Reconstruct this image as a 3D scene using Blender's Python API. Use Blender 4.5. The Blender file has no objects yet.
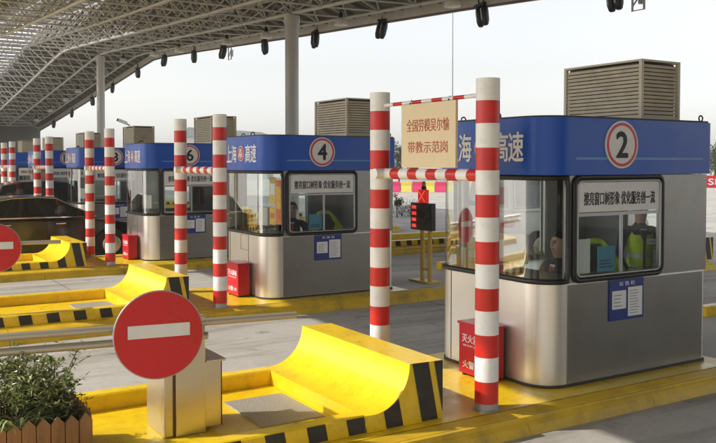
import bpy, bmesh, math, random
from mathutils import Vector, Matrix, Quaternion
R = math.radians
random.seed(7)
sc = bpy.context.scene
C = sc.collection
# ------------------------------------------------------------------ camera
FPX, W0, H0, HOR = 827.0, 716.0, 443.0, 163.5
PITCH = 1.8
cd = bpy.data.cameras.new('camera'); cam = bpy.data.objects.new('camera', cd); C.objects.link(cam)
cd.sensor_width = 36; cd.lens = FPX / W0 * 36
cd.shift_y = -((H0/2 - HOR) - FPX*math.tan(R(PITCH))) / W0
cd.clip_end = 3000; cd.clip_start = 0.05
CAMZ = 2.05
cam.location = (0, 0, CAMZ)
cam.rotation_euler = (R(90 - PITCH), 0, R(58.3 - 90))
sc.camera = cam
# ------------------------------------------------------------------ light
SUN_EL, SUN_AZ = 37.0, (-0.90, 0.42)       # direction towards the sun in plan
sky_rot = math.atan2(SUN_AZ[0], SUN_AZ[1])
w = bpy.data.worlds.new('World'); sc.world = w; w.use_nodes = True
nt = w.node_tree; nt.nodes.clear()
so = nt.nodes.new('ShaderNodeOutputWorld'); bg = nt.nodes.new('ShaderNodeBackground')
st = nt.nodes.new('ShaderNodeTexSky'); st.sky_type = 'NISHITA'; st.sun_disc = False
st.sun_elevation = R(SUN_EL); st.sun_rotation = sky_rot
st.air_density = 1.2; st.dust_density = 1.7; st.ozone_density = 1.0; st.altitude = 0
hs = nt.nodes.new('ShaderNodeHueSaturation'); hs.inputs['Saturation'].default_value = 0.18
nt.links.new(st.outputs[0], hs.inputs['Color']); nt.links.new(hs.outputs[0], bg.inputs[0])
bg.inputs[1].default_value = 0.143
nt.links.new(bg.outputs[0], so.inputs[0])
sl = bpy.data.lights.new('sun', 'SUN'); sl.energy = 3.0; sl.angle = R(0.6); sl.color = (1, 0.93, 0.82)
sun = bpy.data.objects.new('sun', sl); C.objects.link(sun)
ce = math.cos(R(SUN_EL)); n_ = math.hypot(*SUN_AZ)
tosun = Vector((SUN_AZ[0]/n_*ce, SUN_AZ[1]/n_*ce, math.sin(R(SUN_EL))))
sun.rotation_euler = (-tosun).to_track_quat('-Z', 'Y').to_euler()
sun.location = (-20, 10, 30)
vs = sc.view_settings
vs.view_transform = 'Standard'; vs.look = 'None'; vs.gamma = 1; vs.use_curve_mapping = False; vs.exposure = 0.64
sc.cycles.max_bounces = 8; sc.cycles.transparent_max_bounces = 24
sc.cycles.caustics_reflective = False; sc.cycles.caustics_refractive = False
# ------------------------------------------------------------------ materials
def mat(name, col, rough=0.6, metal=0.0, var=0.12, scale=6.0, bump=0.0, bscale=60.0, dirt=0.0, dirtcol=(0.08, 0.07, 0.05), dscale=3.0, coat=0.0, stretch=None, emit=None, spec=None, rvar=0.1):
    m = bpy.data.materials.new(name); m.use_nodes = True
    n = m.node_tree.nodes; L = m.node_tree.links
    p = n['Principled BSDF']; p.inputs['Metallic'].default_value = metal; p.inputs['Roughness'].default_value = rough
    if coat: p.inputs['Coat Weight'].default_value = coat; p.inputs['Coat Roughness'].default_value = 0.08
    if spec is not None: p.inputs['Specular IOR Level'].default_value = spec
    if emit:
        p.inputs['Emission Color'].default_value = (*emit[:3], 1); p.inputs['Emission Strength'].default_value = emit[3]
    tc = n.new('ShaderNodeTexCoord'); oi = n.new('ShaderNodeObjectInfo')
    ml = n.new('ShaderNodeMath'); ml.operation = 'MULTIPLY'; ml.inputs[1].default_value = 37.0
    L.new(oi.outputs['Random'], ml.inputs[0])
    va = n.new('ShaderNodeVectorMath'); va.operation = 'ADD'
    L.new(tc.outputs['Object'], va.inputs[0]); L.new(ml.outputs[0], va.inputs[1])
    src = va.outputs[0]
    if stretch:
        mp = n.new('ShaderNodeMapping'); mp.inputs['Scale'].default_value = stretch
        L.new(src, mp.inputs[0]); src = mp.outputs[0]
    nz = n.new('ShaderNodeTexNoise'); nz.inputs['Scale'].default_value = scale; nz.inputs['Detail'].default_value = 6; nz.inputs['Roughness'].default_value = 0.65
    L.new(src, nz.inputs['Vector'])
    rm = n.new('ShaderNodeMapRange'); rm.inputs[1].default_value = 0.3; rm.inputs[2].default_value = 0.7
    rm.inputs[3].default_value = 1 - var; rm.inputs[4].default_value = 1 + var
    L.new(nz.outputs[0], rm.inputs[0])
    mx = n.new('ShaderNodeMix'); mx.data_type = 'RGBA'; mx.blend_type = 'MULTIPLY'; mx.inputs[0].default_value = 1
    mx.inputs[6].default_value = (*col, 1); L.new(rm.outputs[0], mx.inputs[7])
    out = mx.outputs[2]
    if dirt:
        nd = n.new('ShaderNodeTexNoise'); nd.inputs['Scale'].default_value = dscale; nd.inputs['Detail'].default_value = 8; nd.inputs['Roughness'].default_value = 0.7
        L.new(va.outputs[0], nd.inputs['Vector'])
        rd = n.new('ShaderNodeMapRange'); rd.inputs[1].default_value = 0.5; rd.inputs[2].default_value = 0.75; rd.inputs[3].default_value = 0; rd.inputs[4].default_value = dirt
        L.new(nd.outputs[0], rd.inputs[0])
        m2 = n.new('ShaderNodeMix'); m2.data_type = 'RGBA'; L.new(rd.outputs[0], m2.inputs[0]); L.new(out, m2.inputs[6]); m2.inputs[7].default_value = (*dirtcol, 1)
        out = m2.outputs[2]
    L.new(out, p.inputs['Base Color'])
    if rvar:
        rr = n.new('ShaderNodeMapRange'); rr.inputs[1].default_value = 0.3; rr.inputs[2].default_value = 0.7
        rr.inputs[3].default_value = max(0.02, rough - rvar); rr.inputs[4].default_value = min(1, rough + rvar)
        L.new(nz.outputs[0], rr.inputs[0]); L.new(rr.outputs[0], p.inputs['Roughness'])
    if bump:
        nb = n.new('ShaderNodeTexNoise'); nb.inputs['Scale'].default_value = bscale; nb.inputs['Detail'].default_value = 4
        L.new(src, nb.inputs['Vector'])
        bp = n.new('ShaderNodeBump'); bp.inputs['Strength'].default_value = bump; bp.inputs['Distance'].default_value = 0.01
        L.new(nb.outputs[0], bp.inputs['Height']); L.new(bp.outputs[0], p.inputs['Normal'])
    return m

def glass_mat(name, tint=(0.86, 0.92, 0.9), refl=0.10):
    m = bpy.data.materials.new(name); m.use_nodes = True
    n = m.node_tree.nodes; L = m.node_tree.links; n.clear()
    o = n.new('ShaderNodeOutputMaterial'); mx = n.new('ShaderNodeMixShader')
    tr = n.new('ShaderNodeBsdfTransparent'); tr.inputs[0].default_value = (*tint, 1)
    gl = n.new('ShaderNodeBsdfGlossy'); gl.inputs[0].default_value = (1, 1, 1, 1); gl.inputs[1].default_value = 0.03
    fr = n.new('ShaderNodeFresnel'); fr.inputs[0].default_value = 1.5
    ad = n.new('ShaderNodeMath'); ad.operation = 'MULTIPLY_ADD'; ad.inputs[1].default_value = 0.38; ad.inputs[2].default_value = refl * 0.3
    L.new(fr.outputs[0], ad.inputs[0]); L.new(ad.outputs[0], mx.inputs[0]); L.new(tr.outputs[0], mx.inputs[1]); L.new(gl.outputs[0], mx.inputs[2])
    L.new(mx.outputs[0], o.inputs[0])
    return m

M = {}
M['yellow'] = mat('yellow road paint', (0.82, 0.56, 0.012), 0.32, var=0.07, scale=5, bump=0.08, bscale=30, dirt=0.38, dirtcol=(0.24, 0.16, 0.04), dscale=11)
M['yellow_kerb'] = mat('worn yellow kerb paint', (0.66, 0.43, 0.02), 0.5, var=0.18, scale=4, bump=0.2, bscale=40, dirt=0.75, dirtcol=(0.19, 0.135, 0.05), dscale=2.2)
M['black'] = mat('black paint', (0.022, 0.021, 0.02), 0.55, var=0.3, dirt=0.4, dirtcol=(0.10, 0.085, 0.05), dscale=9)
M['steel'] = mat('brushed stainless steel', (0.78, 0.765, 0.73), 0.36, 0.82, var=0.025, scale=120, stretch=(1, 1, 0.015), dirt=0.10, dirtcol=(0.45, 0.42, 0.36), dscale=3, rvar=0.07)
M['steel_shaded'] = mat('stainless panel with painted shade', (0.27, 0.262, 0.245), 0.33, 0.87, var=0.035, scale=120, stretch=(1, 1, 0.015), dirt=0.35, dirtcol=(0.17, 0.155, 0.125), dscale=2.2, rvar=0.03)  # same steel as the front, side-face shade put into the base colour
M['blue'] = mat('blue fascia sheet', (0.008, 0.085, 0.50), 0.36, var=0.08, scale=2, dirt=0.12, dirtcol=(0.02, 0.10, 0.42))
M['paleblue'] = mat('pale blue stripe', (0.12, 0.30, 0.62), 0.4)
M['white'] = mat('white paint', (0.86, 0.855, 0.84), 0.42, var=0.05, dirt=0.35, dirtcol=(0.45, 0.42, 0.38), dscale=9)
M['red'] = mat('red paint', (0.62, 0.020, 0.012), 0.38, var=0.12, dirt=0.2, dirtcol=(0.35, 0.03, 0.02), dscale=5)
M['redbox'] = mat('red sheet metal', (0.55, 0.012, 0.03), 0.35, var=0.1, dirt=0.15, dirtcol=(0.28, 0.02, 0.03))
M['signred'] = mat('red reflective sheet', (0.60, 0.008, 0.018), 0.32, var=0.07, scale=3)
M['signwhite'] = mat('white reflective sheet', (0.76, 0.76, 0.77), 0.4, var=0.05)
M['lettering'] = mat('white lettering', (0.84, 0.84, 0.86), 0.4, var=0.03)
M['rubber'] = mat('black rubber gasket', (0.012, 0.012, 0.012), 0.45, var=0.2)
M['dark'] = mat('dark interior lining', (0.07, 0.068, 0.065), 0.7, var=0.2)
M['inside'] = mat('grey interior lining', (0.13, 0.13, 0.125), 0.6, var=0.1)
M['seam'] = mat('dark seam', (0.04, 0.038, 0.035), 0.7)
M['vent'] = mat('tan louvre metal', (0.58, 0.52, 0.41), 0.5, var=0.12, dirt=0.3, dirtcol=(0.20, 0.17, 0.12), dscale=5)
M['ventdark'] = mat('louvre backing', (0.055, 0.05, 0.042), 0.8)
M['glass'] = glass_mat('clear window glass')
M['paper'] = mat('white paper', (0.78, 0.79, 0.80), 0.6, var=0.04)
M['ink'] = mat('black ink', (0.02, 0.02, 0.035), 0.6)
M['inkgrey'] = mat('grey print', (0.30, 0.32, 0.38), 0.7)
M['noticeblue'] = mat('blue notice board', (0.015, 0.035, 0.24), 0.4, var=0.08)
M['stickerblue'] = mat('light blue sticker', (0.07, 0.30, 0.46), 0.5, var=0.15, scale=20)
M['cream'] = mat('cream sign panel', (0.76, 0.62, 0.40), 0.55, var=0.05, dirt=0.15, dirtcol=(0.6, 0.47, 0.3))
M['rust'] = mat('faded red lettering', (0.46, 0.09, 0.045), 0.6, var=0.25, scale=30)
M['bronze'] = mat('worn bronze steel bar', (0.50, 0.45, 0.37), 0.42, 0.6, var=0.02, scale=2, rvar=0)
M['cabsteel'] = mat('brushed steel cabinet', (0.60, 0.56, 0.47), 0.34, 0.85, var=0.03, scale=3, rvar=0.03)
M['rustedge'] = mat('rusty edge', (0.10, 0.045, 0.02), 0.8)
M['grate'] = mat('galvanised chequer plate', (0.42, 0.40, 0.36), 0.55, 0.4, var=0.35, scale=60, bump=1.0, bscale=90, rvar=0.15)
M['wood'] = mat('picket wood', (0.27, 0.145, 0.07), 0.6, var=0.3, scale=4, stretch=(6, 6, 0.5), bump=0.2, bscale=40, dirt=0.3, dirtcol=(0.16, 0.07, 0.03))
M['soil'] = mat('planter soil', (0.035, 0.025, 0.016), 0.95, var=0.4, bump=0.8)
M['leaf'] = mat('shrub leaf', (0.11, 0.165, 0.035), 0.38, var=0.5, scale=9)
M['leafgrey'] = mat('pale shrub leaf', (0.36, 0.41, 0.17), 0.4, var=0.35, scale=9)
M['leafspider'] = mat('pale strap leaf', (0.36, 0.42, 0.16), 0.45, var=0.25)
M['stem'] = mat('brown stem', (0.10, 0.06, 0.035), 0.8)
M['bark'] = mat('tree bark', (0.13, 0.10, 0.075), 0.9, var=0.3)
M['treeleaf'] = mat('tree leaf', (0.07, 0.095, 0.04), 0.6, var=0.4, scale=2)
M['canopy'] = mat('beige canopy steel', (0.66, 0.65, 0.60), 0.5, var=0.12, scale=2)
M['canopy_web'] = mat('grey canopy web steel', (0.64, 0.63, 0.59), 0.5, var=0.2, scale=1)
M['roofsheet'] = mat('ochre roof sheet', (0.24, 0.225, 0.185), 0.7, var=0.2, scale=0.35, dirt=0.5, dirtcol=(0.16, 0.15, 0.12), dscale=0.25)
M['edge'] = mat('brown canopy edge trim', (0.20, 0.13, 0.10), 0.6)
M['pillar'] = mat('grey pillar paint', (0.52, 0.51, 0.49), 0.45, var=0.06, dirt=0.15, dirtcol=(0.38, 0.36, 0.33), stretch=(1, 1, 0.2))
M['lampwhite'] = mat('white lamp enamel', (0.80, 0.78, 0.72), 0.35)
M['darkmetal'] = mat('dark lamp housing', (0.035, 0.036, 0.042), 0.4, 0.3)
M['greymetal'] = mat('grey bracket metal', (0.40, 0.41, 0.42), 0.4, 0.6)
M['carpaint'] = mat('black car paint', (0.005, 0.005, 0.006), 0.2, 0.0, var=0.1, coat=0.4, rvar=0.03)
M['carwhite'] = mat('white van paint', (0.80, 0.80, 0.80), 0.2, coat=0.6, var=0.02)
M['cargrey'] = mat('dark grey car paint', (0.05, 0.05, 0.055), 0.2, coat=0.8)
M['carglass'] = mat('tinted car glass', (0.012, 0.014, 0.014), 0.05, spec=0.8, rvar=0.02)
M['tyre'] = mat('tyre rubber', (0.02, 0.02, 0.02), 0.85)
M['rim'] = mat('alloy rim', (0.55, 0.55, 0.54), 0.3, 0.8)
M['chrome'] = mat('chrome trim', (0.75, 0.75, 0.75), 0.12, 1.0, rvar=0.03)
M['tail'] = mat('red lamp lens', (0.5, 0.01, 0.01), 0.15)
M['headlamp'] = mat('clear lamp lens', (0.7, 0.72, 0.75), 0.1)
M['ledblack'] = mat('black display face', (0.012, 0.011, 0.010), 0.25)
M['ledred'] = mat('lit red diodes', (0.5, 0.02, 0.02), 0.4, emit=(1.0, 0.06, 0.04, 1.6))
M['ledcell'] = mat('dim red diode field', (0.22, 0.01, 0.01), 0.4, emit=(0.7, 0.015, 0.012, 0.35))
M['beacon'] = mat('orange beacon lens', (0.6, 0.2, 0.02), 0.3)
M['yellowpost'] = mat('yellow post paint', (0.66, 0.42, 0.05), 0.45, var=0.12, dirt=0.3, dirtcol=(0.35, 0.24, 0.07))
M['skin'] = mat('skin', (0.52, 0.31, 0.21), 0.5, var=0.06)
M['hair'] = mat('black hair', (0.012, 0.010, 0.009), 0.5)
M['uniform'] = mat('dark uniform cloth', (0.022, 0.024, 0.033), 0.85, var=0.2)
M['hivis'] = mat('high visibility yellow cloth', (0.62, 0.85, 0.02), 0.7, var=0.15, scale=9)
M['reflector'] = mat('silver reflective tape', (0.66, 0.68, 0.68), 0.35, 0.2)
M['pink'] = mat('pink plastic', (0.75, 0.045, 0.16), 0.45, var=0.15)
M['lemon'] = mat('yellow plastic', (0.78, 0.68, 0.12), 0.45, var=0.12)
M['orange'] = mat('orange poster print', (0.70, 0.20, 0.06), 0.5, var=0.3, scale=14)
M['posteryellow'] = mat('yellow poster print', (0.75, 0.48, 0.08), 0.5, var=0.3, scale=14)
M['green'] = mat('green board', (0.015, 0.16, 0.06), 0.5, var=0.1)
M['wallgrey'] = mat('grey brown wall render', (0.17, 0.165, 0.15), 0.85, var=0.12, scale=0.6)
M['wallwhite'] = mat('white wall render', (0.6, 0.6, 0.58), 0.85)
M['roofgrey'] = mat('blue grey roof tiles', (0.30, 0.33, 0.36), 0.7)
M['petal'] = mat('pink petals', (0.72, 0.06, 0.22), 0.6, var=0.25)
M['clay'] = mat('clay pot', (0.35, 0.14, 0.07), 0.7)
M['shell'] = mat('beige plastic shell', (0.52, 0.50, 0.45), 0.45)

M['palecrete'] = mat('pale concrete top', (0.56, 0.54, 0.50), 0.8, var=0.1, scale=3, bump=0.2, dirt=0.3, dirtcol=(0.36, 0.34, 0.30))
def translucent(name):
    m = bpy.data.materials.new(name); m.use_nodes = True
    n = m.node_tree.nodes; L = m.node_tree.links; n.clear()
    o = n.new('ShaderNodeOutputMaterial'); mx = n.new('ShaderNodeMixShader'); mx.inputs[0].default_value = 0.30
    tr = n.new('ShaderNodeBsdfTransparent'); tr.inputs[0].default_value = (0.97, 0.97, 1, 1)
    tl = n.new('ShaderNodeBsdfTranslucent'); tl.inputs[0].default_value = (0.85, 0.87, 0.92, 1)
    L.new(tr.outputs[0], mx.inputs[1]); L.new(tl.outputs[0], mx.inputs[2]); L.new(mx.outputs[0], o.inputs[0])
    return m
M['skylight'] = translucent('translucent skylight sheet')

def road_mat():
    m = bpy.data.materials.new('concrete road'); m.use_nodes = True
    n = m.node_tree.nodes; L = m.node_tree.links; p = n['Principled BSDF']
    g = n.new('ShaderNodeNewGeometry')
    def noise(scale, detail=8, rough=0.65, st=None):
        x = n.new('ShaderNodeTexNoise'); x.inputs['Scale'].default_value = scale; x.inputs['Detail'].default_value = detail; x.inputs['Roughness'].default_value = rough
        if st:
            mp = n.new('ShaderNodeMapping'); mp.inputs['Scale'].default_value = st; L.new(g.outputs['Position'], mp.inputs[0]); L.new(mp.outputs[0], x.inputs['Vector'])
        else: L.new(g.outputs['Position'], x.inputs['Vector'])
        return x.outputs[0]
    def ramp(src, a, b, c, d):
        r = n.new('ShaderNodeMapRange'); r.inputs[1].default_value = a; r.inputs[2].default_value = b; r.inputs[3].default_value = c; r.inputs[4].default_value = d
        L.new(src, r.inputs[0]); return r.outputs[0]
    def mixc(f, a, b, blend='MIX'):
        x = n.new('ShaderNodeMix'); x.data_type = 'RGBA'; x.blend_type = blend
        if isinstance(f, float): x.inputs[0].default_value = f
        else: L.new(f, x.inputs[0])
        for i, v in ((6, a), (7, b)):
            if isinstance(v, tuple): x.inputs[i].default_value = (*v, 1)
            else: L.new(v, x.inputs[i])
        return x.outputs[2]
    c = mixc(ramp(noise(0.5), 0.3, 0.7, 0, 1), (0.40, 0.38, 0.345), (0.50, 0.48, 0.45))
    c = mixc(ramp(noise(14, 6, 0.8), 0.3, 0.75, 0.0, 0.45), c, (0.26, 0.245, 0.22))
    c = mixc(ramp(noise(1.3, 9, 0.7, (0.22, 1.6, 1)), 0.48, 0.70, 0, 0.8), c, (0.14, 0.13, 0.115))   # dark tracks along the lanes
    c = mixc(ramp(noise(5, 9, 0.7), 0.60, 0.75, 0, 0.7), c, (0.18, 0.165, 0.145))
    c = mixc(ramp(noise(2.1, 10, 0.62), 0.60, 0.68, 0, 0.55), c, (0.11, 0.10, 0.09))   # oil drips
    # slab joints
    sx = n.new('ShaderNodeSeparateXYZ'); L.new(g.outputs['Position'], sx.inputs[0])
    def joint(out, period, off):
        a = n.new('ShaderNodeMath'); a.operation = 'ADD'; a.inputs[1].default_value = off; L.new(out, a.inputs[0])
        b = n.new('ShaderNodeMath'); b.operation = 'PINGPONG'; b.inputs[1].default_value = period/2; L.new(a.outputs[0], b.inputs[0])
        return ramp(b.outputs[0], 0.006, 0.016, 0.75, 0.0)
    c = mixc(joint(sx.outputs[0], 4.6, 1.3), c, (0.07, 0.065, 0.06))
    L.new(c, p.inputs['Base Color']); p.inputs['Roughness'].default_value = 0.75
    L.new(ramp(noise(3), 0.3, 0.7, 0.55, 0.9), p.inputs['Roughness'])
    bp = n.new('ShaderNodeBump'); bp.inputs['Strength'].default_value = 0.35; bp.inputs['Distance'].default_value = 0.01
    L.new(noise(45, 5, 0.7), bp.inputs['Height']); L.new(bp.outputs[0], p.inputs['Normal'])
    return m
M['road'] = road_mat()
# ------------------------------------------------------------------ mesh builder
class MB:
    def __init__(s, org=(0, 0, 0)): s.v = []; s.f = []; s.m = []; s.s = []; s.org = Vector(org)
    def add(s, vs, fs, mi=0, sm=False):
        b = len(s.v); s.v += [tuple(x) for x in vs]
        for f in fs: s.f.append([i + b for i in f]); s.m.append(mi); s.s.append(sm)
    def box(s, x0, x1, y0, y1, z0, z1, mi=0):
        s.add([(x0,y0,z0),(x1,y0,z0),(x1,y1,z0),(x0,y1,z0),(x0,y0,z1),(x1,y0,z1),(x1,y1,z1),(x0,y1,z1)],
              [(0,3,2,1),(4,5,6,7),(0,1,5,4),(1,2,6,5),(2,3,7,6),(3,0,4,7)], mi)
    def obox(s, c, ax, ay, az, hx, hy, hz, mi=0):
        c = Vector(c); ax, ay, az = Vector(ax)*hx, Vector(ay)*hy, Vector(az)*hz
        p = [c + i*ax + j*ay + k*az for k in (-1,1) for i, j in ((-1,-1),(1,-1),(1,1),(-1,1))]
        s.add(p, [(0,3,2,1),(4,5,6,7),(0,1,5,4),(1,2,6,5),(2,3,7,6),(3,0,4,7)], mi)
    def tube(s, p0, p1, r, n=10, mi=0, cap=True, r1=None, sm=True):
        p0, p1 = Vector(p0), Vector(p1); d = p1 - p0
        if d.length < 1e-7: return
        d.normalize(); a = d.orthogonal().normalized(); b = d.cross(a)
        r1 = r if r1 is None else r1
        vs = [p0 + (a*math.cos(t)+b*math.sin(t))*r for t in [2*math.pi*i/n for i in range(n)]]
        vs += [p1 + (a*math.cos(t)+b*math.sin(t))*r1 for t in [2*math.pi*i/n for i in range(n)]]
        s.add(vs, [(i, (i+1) % n, n+(i+1) % n, n+i) for i in range(n)], mi, sm)
        if cap: s.add(vs, [tuple(range(n-1, -1, -1)), tuple(range(n, 2*n))], mi)
    def path(s, pts, r, n=8, mi=0, closed=False, sm=True):
        pts = [Vector(p) for p in pts]; N = len(pts); rings = []
        up = None
        for i in range(N):
            a = pts[(i-1) % N] if (closed or i > 0) else pts[i]; b = pts[(i+1) % N] if (closed or i < N-1) else pts[i]
            d = (b-a).normalized()
            if up is None: up = d.orthogonal().normalized()
            up = (up - d*up.dot(d)).normalized(); sd = d.cross(up)
            rings.append([pts[i] + (up*math.cos(t)+sd*math.sin(t))*r for t in [2*math.pi*k/n for k in range(n)]])
        vs = [v for rg in rings for v in rg]; fs = []
        for i in range(N if closed else N-1):
            j = (i+1) % N
            # match twist on closing
            off = 0
            if closed and j == 0:
                off = min(range(n), key=lambda o: sum((rings[i][k]-rings[0][(k+o) % n]).length for k in range(n)))
            for k in range(n): fs.append((i*n+k, i*n+(k+1) % n, j*n+(k+1+off) % n, j*n+(k+off) % n))
        s.add(vs, fs, mi, sm)
        if not closed: s.add(vs, [tuple(range(n-1, -1, -1)), tuple(range((N-1)*n, N*n))], mi)
    def prism(s, poly, fn0, fn1, mi=0, mi_cap=None, caps=True, sm=False):
        """poly: 2D points; fn0/fn1 map a 2D point to 3D on either end"""
        n = len(poly); vs = [fn0(*p) for p in poly] + [fn1(*p) for p in poly]
        s.add(vs, [(i, (i+1) % n, n+(i+1) % n, n+i) for i in range(n)], mi, sm)
        if caps: s.add(vs, [tuple(range(n-1, -1, -1)), tuple(range(n, 2*n))], mi if mi_cap is None else mi_cap)
    def lathe(s, c, prof, n=16, mi=0, axis='z', sm=True):
        c = Vector(c); vs = []
        for r, h in prof:
            for i in range(n):
                t = 2*math.pi*i/n; a, b = r*math.cos(t), r*math.sin(t)
                vs.append(c + (Vector((a, b, h)) if axis == 'z' else Vector((h, a, b)) if axis == 'x' else Vector((a, h, b))))
        fs = []
        for j in range(len(prof)-1):
            for i in range(n): fs.append((j*n+i, j*n+(i+1) % n, (j+1)*n+(i+1) % n, (j+1)*n+i))
        s.add(vs, fs, mi, sm)
        if prof[0][0] > 1e-4: s.add(vs, [tuple(range(n-1, -1, -1))], mi)
        if prof[-1][0] > 1e-4: s.add(vs, [tuple(range((len(prof)-1)*n, len(prof)*n))], mi)
    def build(s, name, mats, parent=None, bevel=0.0, seg=2, fix=True):
        me = bpy.data.meshes.new(name)
        o_ = s.org
        me.from_pydata([tuple(Vector(v) - o_) for v in s.v], [], s.f)
        if not isinstance(mats, (list, tuple)): mats = [mats]
        for m in mats: me.materials.append(M[m] if isinstance(m, str) else m)
        me.polygons.foreach_set('material_index', s.m); me.polygons.foreach_set('use_smooth', s.s)
        if fix:
            bm = bmesh.new(); bm.from_mesh(me); bmesh.ops.recalc_face_normals(bm, faces=bm.faces); bm.to_mesh(me); bm.free()
        me.update()
        ob = bpy.data.objects.new(name, me); C.objects.link(ob)
        if parent: ob.parent = parent
        else: ob.location = s.org
        if bevel:
            b = ob.modifiers.new('bevel', 'BEVEL'); b.width = bevel; b.segments = seg; b.limit_method = 'ANGLE'; b.angle_limit = R(40); b.harden_normals = False
        return ob

def tag(o, label, cat, group=None, kind=None):
    o['label'] = label
    if cat: o['category'] = cat
    if group: o['group'] = group
    if kind: o['kind'] = kind
    return o
def struct(o):
    o['kind'] = 'structure'; return o
def thing(name, loc, label, cat, group=None):
    o = bpy.data.objects.new(name, None); C.objects.link(o); o.location = loc; o.empty_display_size = 0.3
    return tag(o, label, cat, group)
def copy_tree(o, parent=None):
    c = o.copy(); C.objects.link(c); c.parent = parent
    for ch in list(o.children): copy_tree(ch, c)
    return c
_dg = None
def text_mesh(txt, size, mat_, loc, right, up, name, parent=None, org=(0,0,0), bold=0.0, depth=0.002, wscale=1.0, align='CENTER', fit=None, keep=True):
    """lettering laid out on a plane: right/up are unit vectors, loc the centre; fit=(width,height) stretches the block"""
    cu = bpy.data.curves.new(name, 'FONT'); cu.body = txt; cu.size = size; cu.align_x = align; cu.align_y = 'CENTER'
    cu.extrude = depth; cu.resolution_u = 3
    t = bpy.data.objects.new(name, cu); C.objects.link(t)
    dg = bpy.context.evaluated_depsgraph_get(); dg.update()
    me = bpy.data.meshes.new_from_object(t.evaluated_get(dg))
    bpy.data.objects.remove(t); bpy.data.curves.remove(cu)
    right, up = Vector(right), Vector(up); nrm = right.cross(up)
    xs = [v.co.x for v in me.vertices]; ys = [v.co.y for v in me.vertices]
    cx, cy = (min(xs)+max(xs))/2, (min(ys)+max(ys))/2
    sx = sy = 1.0
    if fit:
        if fit[0]: sx = fit[0]/(max(xs)-min(xs))
        if fit[1]: sy = fit[1]/(max(ys)-min(ys))
    base = Vector(loc) - Vector(org)
    for v in me.vertices:
        v.co = base + right*((v.co.x-cx)*sx*wscale) + up*((v.co.y-cy)*sy) + nrm*(v.co.z)
    if bold:
        bm = bmesh.new(); bm.from_mesh(me); base_ = me.copy()
        for q, (dx, dy) in enumerate(((1,0),(-1,0),(0,1),(0,-1))):
            c_ = base_.copy(); off_ = right*dx*bold + up*dy*bold + nrm*0.00025*(q+1)
            for v in c_.vertices: v.co += off_
            bm.from_mesh(c_); bpy.data.meshes.remove(c_)
        bm.to_mesh(me); bm.free(); bpy.data.meshes.remove(base_)
    me.materials.clear(); me.materials.append(M[mat_])
    for p in me.polygons: p.material_index = 0; p.use_smooth = False
    ob = bpy.data.objects.new(name, me); C.objects.link(ob)
    if parent: ob.parent = parent
    else: ob.location = org
    return ob

def ray(px):   # plan direction per unit depth for a column of the picture
    u = (px - 358)/FPX
    return Vector((0.5255 + 0.8508*u, 0.8508 - 0.5255*u))
def at(px, d, z=0.0):
    r = ray(px)*d
    return Vector((r.x, r.y, z))
PITCHY = 5.78
ROADZ = -0.17
NB = 7
# ------------------------------------------------------------------ ground
g = MB(); g.add([(-400,-400,ROADZ),(900,-400,ROADZ),(900,900,ROADZ),(-400,900,ROADZ)], [(0,1,2,3)])
struct(g.build('road', 'road'))
# ------------------------------------------------------------------ toll canopy (arched space frame roof)
ZP = [(-30,5.2),(-8,5.4),(0,5.55),(10,5.85),(15.3,6.19),(18.7,6.41),(28.6,6.95),(39.3,7.6),(44.5,7.9),(46.8,7.95),(49,7.76),(53.6,7.33),(62,6.55),(71,5.74),(80,5.0)]
def zE(y):
    if y <= ZP[0][0]: return ZP[0][1]
    for (a, za), (b, zb) in zip(ZP, ZP[1:]):
        if y <= b: return za + (zb-za)*(y-a)/(b-a)
    return ZP[-1][1]
TX = [(-1.8,0.30),(0.5,1.15),(4,1.5),(10.5,1.5),(13,1.15),(15,0.28)]
def top(x):
    for (a, za), (b, zb) in zip(TX, TX[1:]):
        if x <= b: return za + (zb-za)*(x-a)/(b-a)
    return TX[-1][1]
canopy = thing('toll_canopy', (12, 23.4, ROADZ), 'long arched steel lattice canopy roof over the toll lanes on round pillars', 'canopy')
co = canopy.location
SP = PITCHY/3
ys = [6 + SP*i for i in range(int((79-6)/SP)+1)]
xs_b = [0, 2, 4, 6, 8, 10, 12, 14]; xs_t = [1, 3, 5, 7, 9, 11, 13]
def nb(x, y): return Vector((x, y, zE(y) + 0.12 + (0.05 if x in (0, 14) else 0)))
def ntp(x, y): return Vector((x, y, zE(y) + top(x) - 0.12))
for x in xs_b:
    m = MB(co); rr = 0.062 if x in (12, 10, 6) else 0.048
    m.path([nb(x, y) for y in ys], rr, 6); m.build('lower_chord', 'canopy', canopy)
for x in xs_t:
    m = MB(co); m.path([ntp(x, y+SP/2) for y in ys], 0.045, 6); m.build('upper_chord', 'canopy_web', canopy)
for row in range(0, len(ys)):
    pass
m = MB(co)
for i, y in enumerate(ys):
    for x in xs_b:
        if x < 14: m.tube(nb(x, y), nb(x+2, y), 0.032, 5, cap=False)
        for dx in (-1, 1):
            for dy in (-SP/2, SP/2):
                if 1 <= x+dx <= 13: m.tube(nb(x, y), ntp(x+dx, y+dy), 0.030, 5, cap=False)
    for x in xs_t[:-1]: m.tube(ntp(x, y+SP/2), ntp(x+2, y+SP/2), 0.032, 5, cap=False)
m.build('truss_web', 'canopy_web', canopy)
# sag rods and secondary frames that make the ceiling busy
m = MB(co)
for y in [6 + 0.9633*i for i in range(76)]:
    pts = [Vector((x, y, zE(y) + top(x) + 0.02)) for x in (-1.7,0.5,2,4,6,8,10.5,12,13,14.9)]
    for a, b in zip(pts, pts[1:]):
        m.obox((a+b)/2, (b-a).normalized(), (0,1,0), (b-a).normalized().cross(Vector((0,1,0))), (b-a).length/2, 0.035, 0.075)
m.build('purlin', 'roofsheet', canopy)['kind'] = 'stuff'
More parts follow.
